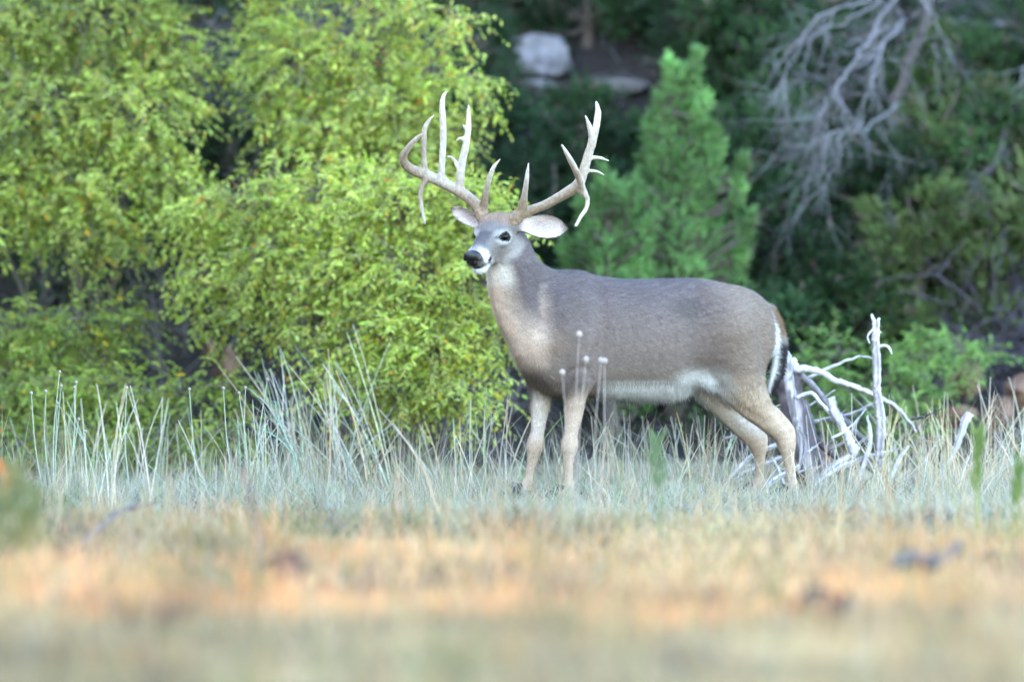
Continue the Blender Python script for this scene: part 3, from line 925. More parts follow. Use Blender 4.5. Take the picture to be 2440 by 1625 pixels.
YG = (.46, .515, .115)      # yellow-green
G2 = (.20, .30, .055)
shrub('broad yellow-green shrub with arching sprays and dark dead wood showing below it', [
    CL(40, 60, 3.5, .42, .4, .30), CL(240, 40, 3.4, .40, .4, .28), CL(370, 110, 3.3, .20, .3, .22), CL(110, 250, 3.2, .45, .4, .30), CL(320, 250, 3.1, .30, .35, .26),
    CL(40, 430, 3.3, .36, .4, .26), CL(220, 440, 3.1, .32, .35, .24), CL(380, 400, 3.1, .12, .2, .18), CL(230, 540, 3.0, .20, .25, .10),
    CL(-230, 120, 3.6, .45, .4, .35), CL(-220, 420, 3.5, .45, .4, .32), CL(100, -220, 3.6, .55, .4, .32), CL(400, -200, 3.6, .40, .4, .26), CL(-450, 300, 3.8, .5, .5, .5)],
    (-2.0, 3.9), (.42, .475, .11))
shrub('tall yellow-green shrub overhanging the dead twigs above the antlers, single sprays reaching into the dark', [
    CL(630, 50, 3.6, .15, .3, .18), CL(690, 150, 3.3, .30, .3, .26), CL(840, 110, 3.2, .30, .3, .24), CL(900, 240, 3.0, .28, .3, .22), CL(760, 290, 3.1, .28, .3, .16),
    CL(650, 270, 3.3, .12, .2, .12), CL(985, 330, 2.9, .20, .25, .18), CL(1000, 170, 3.0, .15, .2, .14), CL(1085, 180, 2.8, .11, .15, .09), CL(1040, 40, 2.9, .09, .12, .10), CL(960, 20, 3.1, .10, .2, .12),
    CL(1050, 300, 2.9, .10, .2, .12), CL(880, -160, 3.4, .45, .4, .24), CL(620, -180, 3.6, .4, .4, .24)],
    (-.9, 3.7), YG, yellow=.035)
shrub('bright yellow-green shrub spreading low behind the chest of the deer, sprays hanging over the grass', [
    CL(470, 470, 2.8, .16, .25, .15), CL(590, 470, 2.6, .26, .3, .20), CL(770, 450, 2.4, .34, .35, .22), CL(930, 470, 2.2, .34, .35, .24), CL(1080, 480, 2.1, .20, .25, .22), CL(1150, 500, 2.0, .10, .2, .12),
    CL(480, 620, 2.6, .18, .25, .18), CL(640, 600, 2.4, .28, .3, .20), CL(800, 620, 2.2, .30, .3, .22), CL(960, 640, 2.0, .32, .3, .26), CL(1090, 640, 1.9, .22, .25, .24), CL(1130, 760, 1.8, .14, .2, .14),
    CL(560, 720, 2.4, .12, .2, .10), CL(870, 770, 1.9, .28, .3, .20), CL(1000, 800, 1.8, .26, .25, .18), CL(930, 890, 1.7, .26, .22, .12), CL(1080, 890, 1.6, .14, .2, .09), CL(720, 740, 2.2, .20, .25, .14),
    CL(800, 880, 1.9, .16, .2, .10)],
    (-.55, 2.7), YG, yellow=.03)
shrub('lower green shrub growing close to the ground beside the dried seed stalks', [
    CL(50, 770, 2.9, .30, .3, .18), CL(190, 740, 2.7, .22, .25, .14), CL(20, 920, 2.6, .30, .3, .16), CL(170, 900, 2.5, .26, .25, .16), CL(300, 900, 2.4, .18, .2, .14), CL(420, 900, 2.3, .16, .2, .10),
    CL(520, 880, 2.2, .10, .15, .08), CL(120, 1010, 2.2, .30, .25, .12), CL(340, 1000, 2.1, .24, .2, .10), CL(520, 990, 2.0, .18, .2, .09), CL(270, 740, 2.8, .10, .2, .12), CL(-250, 850, 2.8, .5, .4, .30)],
    (-1.7, 3.0), (.32, .385, .08), yellow=.03, leaf_len=.030)
for i, (vx, vy, Y, lb) in enumerate((
        (1905, 840, 3.2, 'small bright green bush behind the bleached stump'),
        (2085, 850, 3.3, 'small bright green bush behind the upright bleached pole'),
        (2215, 800, 3.6, 'little bright green sprig of bush above the orange rocks'))):
    big = i < 2
    cl = [CL(vx + dx * .85, vy + dy + 12, Y + dz, .11, .12, .09) for dx, dy, dz in (((-50, 0, 0), (30, -40, .1), (60, 40, 0), (-10, 60, -.1), (10, 130, 0), (-60, 110, .1)) if big else ((-15, 0, 0), (25, 10, .1)))]
    p = VW(vx, 1000, Y)
    shrub(lb, cl, (p[0], Y + .2), (.20, .32, .08), .028, 1.5, 'small bright bushes by the stump', 'small_bush', .0, .35, 60)

# ------------------------------------------------------------------ junipers
def juniper(label, base, height, radius, col, n_plumes, name='juniper_tree', conical=False, plume=.13, group='dark junipers on the hillside', seed=0, lobes=None, dead=.08):
    bx, by = base; bz = float(hill(bx, by))
    root = thing(name, label, 'tree', (bx, by, bz), group)
    tr = MB()
    top = np.array([bx + rng.normal(0, .05), by, bz + height])
    path = catmull([np.array([bx, by, bz - .1]), np.array([bx + rng.normal(0, .05), by, bz + height * .35]), np.array([bx + rng.normal(0, .06), by, bz + height * .7]), top], 5)
    tube(tr, path, np.linspace(.03 + .018 * height, .006, len(path)), 7, (.13, .10, .085), wob=.06)
    if lobes is None:
        nl = int(14 + height * 12); lobes = []
        for i in range(nl):
            tz = rng.uniform(.04, 1.0) if not conical else rng.beta(1.1, 1.7) * .97 + .03
            prof = (1 - tz) ** .85 + .07 if conical else (math.sin(math.pi * min(1, tz * .8 + .15)) ** .6)
            a = rng.random() * 6.283
            rr = radius * prof * rng.uniform(.45, 1.0)
            c = np.array([bx + math.cos(a) * rr, by + math.sin(a) * rr, bz + tz * height])
            s_ = radius * (.20 + .26 * prof) * rng.uniform(.7, 1.2)
            lobes.append((c, np.array([s_, s_, s_ * (.62 if not conical else .95)])))
    per = max(10, n_plumes // len(lobes))
    P = []; Dd = []; C = []
    for c, rad in lobes:
        n = per
        hb = np.array([bx, by, max(bz + .1, c[2] - .35 * np.linalg.norm(c[:2] - (bx, by)) - .05)])
        tube(tr, [hb, (hb + c) / 2 + rng.normal(0, .03, 3), c, c + (c - hb) * .25], [.016, .012, .007, .003], 4, (.16, .13, .115), cap=False)
        d = rand_unit(n)
        p = c + d * rad * (rng.uniform(.25, 1.0, (n, 1)) ** .6)
        out = norm(p - np.array([bx, by, 0]) * np.array([1, 1, 0]) - np.array([0, 0, 1.0]) * p[:, 2:3])
        dd = norm(d * .6 + out * .45 + np.array([0, 0, .75 if conical else .35]) + rng.normal(0, .25, (n, 3)))
        tone = math.exp(rng.normal(0, .30))
        cc = jit(col, n, .16, .06) * tone
        k = rng.random(n) < dead
        cc[k] = jit((.13, .10, .08), k.sum(), .2, .05)
        P.append(p); Dd.append(dd); C.append(cc)
    if conical:   # leader shoots at the tip
        for j in range(60):
            p = top + np.array([rng.normal(0, .02), rng.normal(0, .02), -rng.random() * .3])
            P.append(p[None]); Dd.append(norm(np.array([[rng.normal(0, .35), rng.normal(0, .35), 1.]]))); C.append(jit(col, 1, .1, .05))
    P = np.concatenate(P); Dd = np.concatenate(Dd); C = np.concatenate(C)
    X, Yv, Z = frames(Dd, rand_unit(len(P)))
    sz = plume * rng.uniform(.7, 1.3, len(P))
    mb = MB()
    scatter(mb, PL_V, PL_F, P, X, Yv, Z, np.stack([sz * .8, sz, sz * .8], 1), C)
    mb.build('crown', M_CEDAR, root, stuff=True)
    tr.build('trunk', M_BARK, root, True)
    return root

def cone_lobes(vx0, vtop, vbot, Y, prof, tips=()):
    """lobes of a cone-shaped juniper; prof: (vy, half width in m)"""
    prof = np.array(prof, float); out = []
    for vy in np.arange(vtop + 25, vbot, 15):
        w = np.interp(vy, prof[:, 0], prof[:, 1])
        for k in range(2 + int(w * 11)):
            a = rng.random() * 6.283; rr = w * rng.uniform(.35, 1.0)
            c = VW(vx0, vy + rng.normal(0, 12), Y) + np.array([math.cos(a) * rr, math.sin(a) * rr * .9, -.25 * rr])
            s_ = .035 + .13 * w * rng.uniform(.5, 1.3)
            out.append((c, np.array([s_, s_, s_ * 1.5])))
    for dx, vy in tips:
        c = VW(vx0 + dx, vy, Y) + np.array([0, rng.normal(-.05, .08), 0])
        for j in range(4): out.append((c + np.array([-np.sign(dx) * .012 * j, 0, -.035 * j]), np.array([.012 + .008 * j, .02 + .008 * j, .04])))
    return out
Yj = 4.3
p = VW(1545, 1000, Yj)
juniper('young cone-shaped bright green juniper rising behind the back of the deer', (p[0], Yj), VW(1560, 150, Yj)[2] - float(hill(p[0], Yj)), .5, (.165, .295, .100), 9000, 'young_juniper', True, .060, 'young junipers', dead=.02,
        lobes=cone_lobes(1555, 150, 900, Yj, [(150, .02), (250, .075), (320, .13), (400, .20), (500, .27), (620, .34), (900, .38)], [(-62, 292), (-50, 345), (95, 325), (75, 292), (150, 372), (140, 430), (-90, 420), (165, 500), (-120, 500), (30, 180), (45, 135), (-15, 150), (60, 230), (-40, 240), (150, 580)]))
p = VW(1400, 1000, 4.1)
juniper('low bright green juniper bush between the ear of the deer and the cone-shaped juniper', (p[0], 4.1), VW(1395, 430, 4.1)[2] - float(hill(p[0], 4.1)), .30, (.155, .28, .095), 3800, 'young_juniper', True, .060, 'young junipers', dead=.02,
        lobes=cone_lobes(1400, 415, 900, 4.1, [(415, .04), (480, .10), (560, .16), (700, .22), (900, .26)], [(-60, 470), (55, 440), (-20, 400), (90, 520), (-100, 560)]))
def on_hill(vx, vy, lift=0.0):
    Y = 3.0
    while Y < 14:
        p = VW(vx, vy, Y)
        if p[2] <= float(hill(p[0], Y)) + lift: return p
        Y += .02
    return VW(vx, vy, 8.0)
DKG = (.030, .060, .026); MDG = (.046, .090, .034); OLV = (.085, .118, .038)
back = [
    # vx, vy of the foot, vy of the top, radius, colour, plumes, label
    (1790, 860, 560, .36, DKG, 1900, 'low dark juniper behind the rump of the deer'),
    (1930, 840, 610, .34, MDG, 1500, 'low dark juniper behind the small bush at the stump'),
    (2120, 800, 455, .34, OLV, 1700, 'olive green juniper below the dead branches'),
    (2270, 780, 520, .28, OLV, 1200, 'small olive juniper beside the dark twig heap'),
    (2440, 760, 380, .40, OLV, 1500, 'olive juniper beyond the dark twig heap'),
    (1230, 700, 380, .34, DKG, 1500, 'low dark juniper right behind the head of the deer'),
    (1330, 560, 300, .28, DKG, 1500, 'dark juniper below the pale boulder'),
    (1690, 640, 300, .36, DKG, 1800, 'dark juniper behind the cone-shaped juniper'),
    (1780, 560, 230, .34, MDG, 1600, 'dark juniper beside the tip of the hanging dead branches'),
    (2000, 640, 330, .36, DKG, 1700, 'dark juniper under the densest dead branches'),
    (2200, 560, 210, .36, OLV, 1700, 'yellowish green juniper beyond the olive one'),
    (2340, 560, 240, .36, MDG, 1600, 'green juniper behind the single hanging grey branch'),
    (1095, 420, 60, .22, DKG, 1200, 'dark juniper at the broken edge of the tall shrub'),
    (1490, 420, 310, .26, DKG, 1300, 'short dark juniper below the flat ledge rock'),
    (1330, 330, 262, .16, MDG, 500, 'little juniper tuft between the boulder and the flat ledge rock'),
    (1640, 330, -40, .26, DKG, 1800, 'dark juniper behind the tip of the cone-shaped juniper'),
    (1720, 330, -80, .38, MDG, 1800, 'tall dark juniper uphill of the cone-shaped juniper'),
    (1880, 330, -80, .38, DKG, 1700, 'dark juniper behind the hanging grey dead branches'),
    (2110, 330, 90, .34, (.06, .10, .03), 1500, 'yellow-tinged juniper beside the hanging grey dead branches'),
    (2280, 300, 110, .34, MDG, 1500, 'green juniper under the flat pale slab'),
    (2440, 250, -100, .40, DKG, 1500, 'tall dark juniper uphill of the single hanging grey branch'),
    (1130, 60, -200, .26, DKG, 1400, 'dark juniper uphill of the pale boulder'),
    (1350, 100, -200, .36, DKG, 1400, 'dark juniper uphill of the flat ledge rock'),
    (1500, 80, -200, .38, MDG, 1400, 'dark juniper at the head of the slope beyond the flat ledge rock'),
    (2050, 60, -200, .38, DKG, 1300, 'dark juniper at the head of the slope over the dead branches'),
    (600, 640, 150, .45, DKG, 1700, 'dark juniper seen through the gap between the two tall shrubs'),
    (480, 500, -80, .45, DKG, 1500, 'tall dark juniper seen through the gap between the two tall shrubs'),
    (150, 700, 200, .5, DKG, 1500, 'dark juniper hidden behind the broad yellow-green shrub'),
    (850, 600, 100, .5, DKG, 1400, 'dark juniper hidden behind the tall yellow-green shrub'),
]
for vx, vb, vt, rad, col, n, lb in back:
    p = on_hill(vx, vb)
    Y = p[1]
    juniper(lb, (p[0], Y), max(.25, VW(vx, vt, Y)[2] - p[2]), rad, col, n, plume=.115)
def undergrowth():
    """sparse juniper seedlings, litter and dead twigs covering the slope"""
    mb = MB(); n = 5200
    x = rng.uniform(-4, 4, n); y = 3.7 + 7 * rng.random(n) ** .8
    k = patchy2(x, y) > rng.random(n) * .9 + .05
    x, y = x[k], y[k]; n = len(x)
    P = np.stack([x, y, hill(x, y) + .02], 1)
    Dd = norm(np.stack([rng.normal(0, .5, n), rng.normal(-.3, .4, n), np.ones(n)], 1))
    X, Yv, Z = frames(Dd, rand_unit(n)); sz = .10 * rng.uniform(.6, 1.5, n)
    C = jit((.032, .065, .026), n, .25, .1); k = rng.random(n) < .35; C[k] = jit((.08, .065, .06), k.sum(), .25, .06)
    scatter(mb, PL_V, PL_F, P, X, Yv, Z, sz, C)
    for i in range(420):
        xx, yy = rng.uniform(-3.2, 3.2), rng.uniform(3.7, 8)
        p = np.array([xx, yy, float(hill(xx, yy)) + .01])
        d = norm(np.array([rng.normal(0, 1), rng.normal(-.2, .5), abs(rng.normal(.5, .4))]))
        twigs(mb, p, d, rng.uniform(.10, .28), .005, 1, (.15, .135, .145), .6)
    mb.build('undergrowth', M_CEDAR, None, stuff=True)['label'] = 'low dark undergrowth and dead twigs on the slope'
def patchy2(x, y): return .5 + .5 * np.sin(x * 3.1 + 1.7 * np.sin(y * 1.9)) * np.sin(y * 2.7 + 1.3 * np.sin(x * 2.3))

# ------------------------------------------------------------------ dead grey branches
def twigs(mb, p, d, ln, r, depth, col, bend=.35, spread=.7, grav=-.15):
    n = max(3, int(ln / .06))
    pts = [p]; dd = d
    for i in range(n):
        dd = norm(dd + rng.normal(0, bend * .35, 3) + np.array([0, 0, grav * .15]))
        pts.append(pts[-1] + dd * ln / n)
    pts = np.array(pts)
    tube(mb, pts, np.linspace(r, r * .45, len(pts)), 4 if depth else 3, jit(col, 1, .1, .03)[0], cap=False)
    if depth:
        for k in range(rng.integers(2, 5)):
            i = rng.integers(1, len(pts))
            nd = norm(norm(pts[i] - pts[i - 1]) + rng.normal(0, spread, 3) * np.array([1, .7, 1]) + np.array([0, 0, grav]))
            twigs(mb, pts[i], nd, ln * rng.uniform(.4, .75), r * .55, depth - 1, col, bend, spread, grav)

GREY = (.20, .185, .205)
def dead_tree(label, base, height, limbs, name='dead_tree', depth=2, col=GREY, group='dead grey trees', trunk_r=.05):
    bx, by = base; bz = float(hill(bx, by))
    root = thing(name, label, 'dead tree', (bx, by, bz), group)
    t = MB()
    tp = np.array([bx + .1, by, bz + height])
    path = catmull([np.array([bx, by, bz - .1]), np.array([bx + .10, by + .05, bz + height * .25]), np.array([bx - .03, by + .1, bz + height * .5]), np.array([bx + .12, by, bz + height * .75]), tp], 4)
    path[1:] += rng.normal(0, .012, path[1:].shape)
    tube(t, path, np.linspace(trunk_r * .8, trunk_r * .35, len(path)), 8, (.10, .088, .09), wob=.10)
    t.build('trunk', M_BARK, root, True)
    for pts, r, nt in limbs:
        mb = MB()
        P = catmull(np.array(pts), 5)
        P = P + rng.normal(0, .009, P.shape); r = r * .27
        tube(mb, P, np.linspace(r, r * .35, len(P)), 6, col, cap=True, wob=.05)
        for k in range(int(nt * 1.7)):
            i = rng.integers(1, len(P))
            d = norm(norm(P[i] - P[i - 1]) + rng.normal(0, .8, 3) * np.array([1, .6, 1]) + np.array([0, 0, -.35]))
            twigs(mb, P[i], d, rng.uniform(.12, .30), r * .42, depth, col, .48, .8, -.2)
        mb.build('branch', M_BLEACH, root, True)
    return root

def lim(pts, Y): return [VW(a, b, Y + c) for a, b, c in pts]
pb = VW(2075, 900, 5.0)
DT = 5.0
dead_tree('dead juniper with tangled pale grey drooping branches beyond the rump of the deer', (pb[0], DT), VW(2075, -120, DT)[2] - float(hill(pb[0], DT)), [
    (lim([(2070, -60, 0), (1990, 0, -.3), (1900, 30, -.5), (1830, 110, -.6), (1800, 190, -.65)], DT), .024, 9),
    (lim([(2070, -20, 0), (2010, 70, -.4), (1960, 150, -.6), (1900, 230, -.7), (1870, 300, -.7)], DT), .026, 12),
    (lim([(2080, 40, 0), (2030, 110, -.4), (2000, 200, -.6), (1970, 280, -.6), (1960, 330, -.6)], DT), .022, 10),
    (lim([(2080, 230, 0), (1990, 290, -.5), (1930, 300, -.7), (1870, 325, -.75), (1800, 330, -.75)], DT), .020, 6),
    (lim([(1990, 290, -.5), (1930, 315, -.7), (1925, 370, -.72), (1890, 430, -.75), (1835, 475, -.75)], DT), .017, 7),
    (lim([(1905, 310, -.7), (1880, 370, -.72), (1855, 420, -.74), (1850, 470, -.75)], DT), .012, 4),
    (lim([(2080, -40, 0), (2130, 10, -.3), (2150, 60, -.4), (2140, 110, -.4)], DT), .018, 7),
    (lim([(2070, -30, 0), (1960, 40, -.3), (1880, 80, -.4), (1850, 150, -.5), (1845, 220, -.5)], DT), .018, 9),
    (lim([(2070, 60, 0), (1990, 140, -.3), (1930, 190, -.4), (1890, 260, -.45), (1850, 290, -.45)], DT), .018, 10),
    (lim([(2090, 330, 0), (2050, 400, -.3), (2040, 480, -.4), (2060, 560, -.4)], DT), .012, 8),
    (lim([(2090, 380, 0), (2150, 420, -.3), (2190, 450, -.4), (2230, 460, -.4)], DT), .012, 8)])
pb = VW(2460, 900, 5.2)
dead_tree('dead grey branch hanging down alone above the twig heap', (pb[0], 5.2), VW(2460, -120, 5.2)[2] - float(hill(pb[0], 5.2)), [
    (lim([(2455, 60, 0), (2380, 130, -.3), (2340, 200, -.4), (2315, 280, -.4), (2300, 350, -.4)], 5.2), .020, 5),
    (lim([(2455, 150, 0), (2390, 200, -.3), (2365, 280, -.3), (2345, 330, -.3)], 5.2), .014, 4)])
pb = VW(1345, 900, 5.4)
dead_tree('short dead grey snag with pale forked twigs poking out above the pale boulder', (VW(1330, 900, 7.0)[0], 7.0), VW(1330, -120, 7.0)[2] - float(hill(VW(1330, 900, 7.0)[0], 7.0)), [
    (lim([(1330, -80, 0), (1350, -20, -.3), (1350, 20, -.4), (1335, 35, -.45)], 7.0), .016, 2),
    (lim([(1330, -80, 0), (1380, -10, -.3), (1395, 25, -.4), (1420, 30, -.4)], 7.0), .013, 3)], depth=1)
# grey dead wood seen through the gaps of the shrubs
for vx, vy, Y, lb in ((530, 260, 4.6, 'dead grey tree seen in the gap between the two tall shrubs'),
                      (110, 620, 4.2, 'dark tangle of dead wood under the broad yellow-green shrub'),
                      (370, 720, 4.0, 'dead grey stems standing between the low green shrub and the bright one'),
                      (1120, 900, 3.4, 'dead grey branchwood on the ground behind the front legs of the deer')):
    b = VW(vx, 900, Y)
    lims = []
    for k in range(7):
        a0 = np.array([vx + rng.normal(0, 30), vy + rng.normal(0, 60)])
        lims.append((lim([(vx + rng.normal(0, 10), vy + 130, 0), (a0[0], a0[1] + 40, -.1), (a0[0] + rng.normal(0, 50), a0[1] - 40, -.2), (a0[0] + rng.normal(0, 80), a0[1] - 100, -.2)], Y), .014, 5))
    dead_tree(lb, (b[0], Y), max(.35, VW(vx, vy, Y)[2] - float(hill(b[0], Y))), lims, depth=1, col=(.24, .215, .21), trunk_r=.03)

undergrowth()
# heap of dark twigs at the foot of the junipers
def heap(label, c, rad, n, col, cat='brush pile'):
    bz = float(hill(c[0], c[1]))
    root = thing('brush_pile', label, cat, (c[0], c[1], bz))
    for k in range(10):
        mb = MB()
        for j in range(n // 10):
            d0 = rand_unit(1)[0]
            p = np.array(c) + d0 * np.array(rad) * rng.uniform(.2, 1)
            p[2] = max(p[2], bz + .02)
            twigs(mb, p, norm(np.array([rng.normal(0, .5), rng.normal(0, .4), rng.normal(-.1, .8)])), rng.uniform(.2, .6), rng.uniform(.003, .008), 1, col)
        mb.build('branch', M_BARK, root, True)
heap('heap of dark grey-purple dead twigs beside the orange rocks', VW(2330, 800, 4.4), (.30, .4, .36), 270, (.085, .075, .09))

# ------------------------------------------------------------------ rocks
def rock(label, c, size, col, seed, group='limestone rocks on the hillside', cuts=13, rot=0.0, block=False):
    r = np.random.default_rng(seed)
    bm = bmesh.new(); bmesh.ops.create_icosphere(bm, subdivisions=4, radius=1.0)
    co = np.array([v.co[:] for v in bm.verts])
    pl = norm(r.normal(size=(cuts, 3))); off = r.uniform(.42, .80, cuts)
    if block:
        pl = norm(np.array([(1, .1, .15), (-1, -.1, .05), (.05, -1, .25), (.1, 1, 0), (.15, .05, 1), (-.1, 0, -1), (.7, -.6, .5), (-.6, -.5, -.6), (-.5, -.2, .9)])); off = np.array([.62, .66, .6, .7, .58, .62, .78, .80, .74])
    for a, o in zip(pl, off):
        dd = co @ a - o
        co = co - np.maximum(dd, 0)[:, None] * a[None] * .93
    co += .025 * np.sin(co[:, [1, 2, 0]] * 9 + r.random(3) * 6) + .012 * np.sin(co[:, [2, 0, 1]] * 23)
    cr, sr = math.cos(rot), math.sin(rot)
    co = np.stack([co[:, 0] * cr - co[:, 2] * sr, co[:, 1], co[:, 0] * sr + co[:, 2] * cr], 1) * np.array(size)
    co = co * (1 + .035 * sum(np.sin(co @ r.normal(0, w_ / max(size), 3) + r.random() * 6) for w_ in (5, 9, 15)))[:, None]
    faces = np.array([[v.index for v in f.verts] for f in bm.faces]); bm.free()
    me = new_mesh('rock', co, [faces], True)
    set_col(me, np.tile(lin(col), (len(co), 1)))
    o = link('rock', me, M_ROCK)
    o.location = c
    tag(o, label, 'rock', group)
rock('large pale grey boulder on the dark slope between the antlers', on_hill(1245, 128, .05), (.19, .18, .165), (.21, .195, .21), 3, block=True, rot=.12)
rock('weathered grey rock just under the large pale boulder', on_hill(1235, 205, .03), (.15, .13, .09), (.17, .155, .16), 4)
rock('flat pinkish ledge rock on the slope', on_hill(1415, 205, .02), (.17, .14, .055), (.16, .14, .14), 5, rot=-.2)
rock('pale rock high under the yellowish junipers', on_hill(2190, 62, .03), (.13, .12, .06), (.19, .175, .185), 6)
rock('flat pale slab high on the slope', on_hill(2285, 62, .02), (.10, .12, .03), (.2, .185, .195), 7)
for i, (vx, vy, Y, sz, lb) in enumerate((
        (2215, 880, 3.9, (.12, .12, .11), 'rounded orange-brown rock below the little green sprig'),
        (2300, 960, 3.8, (.10, .1, .10), 'orange-brown rock leaning against the twig heap'),
        (2345, 900, 3.9, (.09, .1, .10), 'orange-brown rock half under the twig heap'),
        (2190, 960, 3.7, (.14, .1, .07), 'low orange-brown rock in the dry grass'),
        (520, 850, 3.3, (.09, .1, .12), 'orange-brown rock in the dark hollow under the shrubs'),
        (480, 800, 3.6, (.05, .08, .10), 'narrow brown rock standing in the dark hollow'),
        (560, 950, 2.6, (.07, .08, .05), 'small brown rock among the low green leaves'),
        (1910, 1060, 1.5, (.08, .08, .07), 'orange-brown rock at the foot of the stump'))):
    rock(lb, VW(vx, vy, Y), sz, (.18, .105, .078), 20 + i, 'orange-brown rocks')

# ------------------------------------------------------------------ bleached stump with broken branches
def stump():
    Y = .85
    def L(pts): return np.array([S(a, b, Y + c) for a, b, c in pts])
    b = S(1925, 1150, Y)
    bz = float(hill(b[0], b[1]))
    root = thing('dead_stump', 'weathered dead stump with bleached broken branches behind the hind legs', 'stump', (b[0], b[1], bz))
    W = (.60, .56, .57); DK = (.12, .10, .11); MID = (.45, .41, .42)
    def br(pts, R, c, sides=9, wob=.05, nm='branch'):
        P = L(pts); PR = catmull(np.column_stack([P, R]), 6)
        sides = max(sides, 10); PR[1:-1, :3] += rng.normal(0, .0014, (len(PR) - 2, 3))
        for q_ in range(1 + len(PR) // 22):
            k_ = rng.integers(1, len(PR) - 1); PR[k_, 3] *= rng.uniform(1.1, 1.25)
        mb = MB()
        n = len(PR); cc = np.tile(lin(c), (n, 1)) * np.exp(rng.normal(0, .05, (n, 1)))
        rr = PR[:, 3] * (1 + rng.normal(0, .025, n)) * (1.22 if nm != 'trunk' else 1.0)
        st_ = np.cumsum(rng.normal(0, .35, (n, sides)), 0) + rng.normal(0, 1, (1, sides))     # streaks that run with the grain
        if nm == 'trunk':
            fac = np.where(st_ > 1.3, 4.5, 1.0 + .5 * rng.random((n, sides)))
        else:
            fac = np.where(st_ > 1.3, .35, np.where(st_ < -1.2, .75, 1.0))
        cc = np.clip(np.repeat(cc, sides, 0) * fac.reshape(-1, 1) * np.exp(rng.normal(0, .08, (n * sides, 1))), 0, .75)
        tube(mb, PR[:, :3], rr, sides, cc, True, wob)
        return mb.build(nm, M_BLEACH, root, True)
    br([(1868, 838, 0), (1872, 870, .02), (1885, 940, .04), (1908, 1030, .05), (1930, 1110, .05), (1945, 1190, .05)], [.022, .040, .054, .062, .070, .085], DK, 22, .10, 'trunk')
    br([(1868, 840, -.05), (1880, 902, -.055), (1887, 961, -.06), (1896, 1006, -.065), (1911, 1050, -.06), (1909, 1094, -.06), (1896, 1130, -.05)], [.021, .018, .013, .011, .010, .008, .006], W)
    br([(1884, 855, -.02), (1898, 878, -.03), (1924, 878, -.04), (1956, 887, -.05), (1991, 906, -.06), (2027, 917, -.06), (2065, 932, -.05), (2103, 950, -.03), (2132, 966, 0), (2173, 1010, .05), (2182, 1030, .05)],
       [.017, .016, .0125, .011, .0095, .009, .0085, .008, .0075, .006, .003], W)
    br([(1905, 890, 0), (1947, 928, .02), (1971, 960, .03), (2012, 998, .04), (2044, 1033, .05), (2068, 1054, .05)], [.012, .0105, .010, .009, .008, .006], (.30, .27, .30))
    br([(1978, 948, -.08), (1989, 983, -.09), (2006, 1013, -.10), (2024, 1051, -.11), (2036, 1078, -.12)], [.017, .018, .0155, .0175, .021], (.64, .60, .61), 10, .06)
    br([(2040, 1066, -.12), (2034, 1082, -.12), (1997, 1101, -.14), (1962, 1130, -.15), (1936, 1166, -.15)], [.012, .013, .010, .011, .010], W)
    br([(1897, 948, -.07), (1933, 937, -.08), (1956, 960, -.09), (1980, 988, -.09)], [.008, .008, .007, .007], W, 7)
    br([(1944, 1042, .03), (1970, 1072, .02), (2003, 1094, 0), (2050, 1105, 0), (2090, 1130, 0)], [.012, .010, .008, .006, .004], DK, 7)
    br([(1900, 1125, -.1), (1960, 1110, -.12), (2040, 1103, -.12), (2100, 1110, -.1)], [.005, .006, .006, .004], MID, 6)
    br([(1681, 1187, -.3), (1711, 1168, -.3), (1748, 1128, -.28), (1790, 1088, -.2), (1850, 1060, -.1)], [.005, .0065, .007, .008, .009], W, 6)
    br([(1712, 1192, -.2), (1765, 1132, -.2), (1800, 1115, -.15), (1880, 1080, -.05)], [.004, .006, .006, .008], MID, 6)
    br([(1838, 1090, -.1), (1860, 1130, -.12), (1880, 1185, -.15)], [.006, .006, .004], W, 6)
    for pts, R, c in (([(1935, 1160, -.25), (1990, 1120, -.2), (2060, 1090, -.1), (2120, 1075, 0)], [.010, .011, .010, .006], W),
                      ([(1900, 1010, .05), (1960, 1000, .1), (2030, 985, .12), (2080, 960, .12)], [.007, .007, .006, .004], MID),
                      ([(2030, 1180, -.2), (2055, 1120, -.15), (2075, 1050, -.1), (2068, 990, -.05)], [.008, .008, .007, .004], (.55, .5, .52)),
                      ([(2110, 1180, -.1), (2135, 1110, -.05), (2165, 1060, 0)], [.008, .007, .004], W),
                      ([(1800, 1180, -.3), (1850, 1140, -.25), (1905, 1110, -.2)], [.008, .009, .008], W),
                      ([(1925, 900, .05), (1990, 870, .1), (2050, 850, .15), (2085, 856, .18)], [.006, .0055, .004, .002], MID)):
        br(pts, R, c)
    for k in range(22):                                            # fine dead twigs caught in the stump
        a0 = (rng.uniform(1700, 2180), rng.uniform(985, 1150)); ln_ = rng.uniform(50, 150); an_ = rng.normal(.6, .5) * rng.choice((-1, 1))
        pts = [(a0[0], a0[1], rng.uniform(-.15, .25)), (a0[0] + math.cos(an_) * ln_ * .5, a0[1] - abs(math.sin(an_)) * ln_ * .4, rng.uniform(-.15, .25)),
               (a0[0] + math.cos(an_) * ln_, a0[1] - abs(math.sin(an_)) * ln_ * .9 + rng.normal(0, 12), rng.uniform(-.15, .25))]
        br(pts, [rng.uniform(.003, .006), .003, .0015], (W, MID, DK)[rng.integers(3)], 5, .05)
    # the upright pole and its stubs
    pole = br([(2087, 762, -.05), (2087, 790, -.05), (2086, 828, -.05), (2090, 880, -.05), (2089, 925, -.05), (2092, 950, -.05), (2098, 990, -.05), (2099, 1033, -.06), (2094, 1077, -.06), (2098, 1110, -.06), (2091, 1190, -.06)],
              [.013, .0135, .0145, .0155, .014, .0165, .018, .0185, .0165, .015, .013], (.62, .55, .55), 10, .06, 'pole')
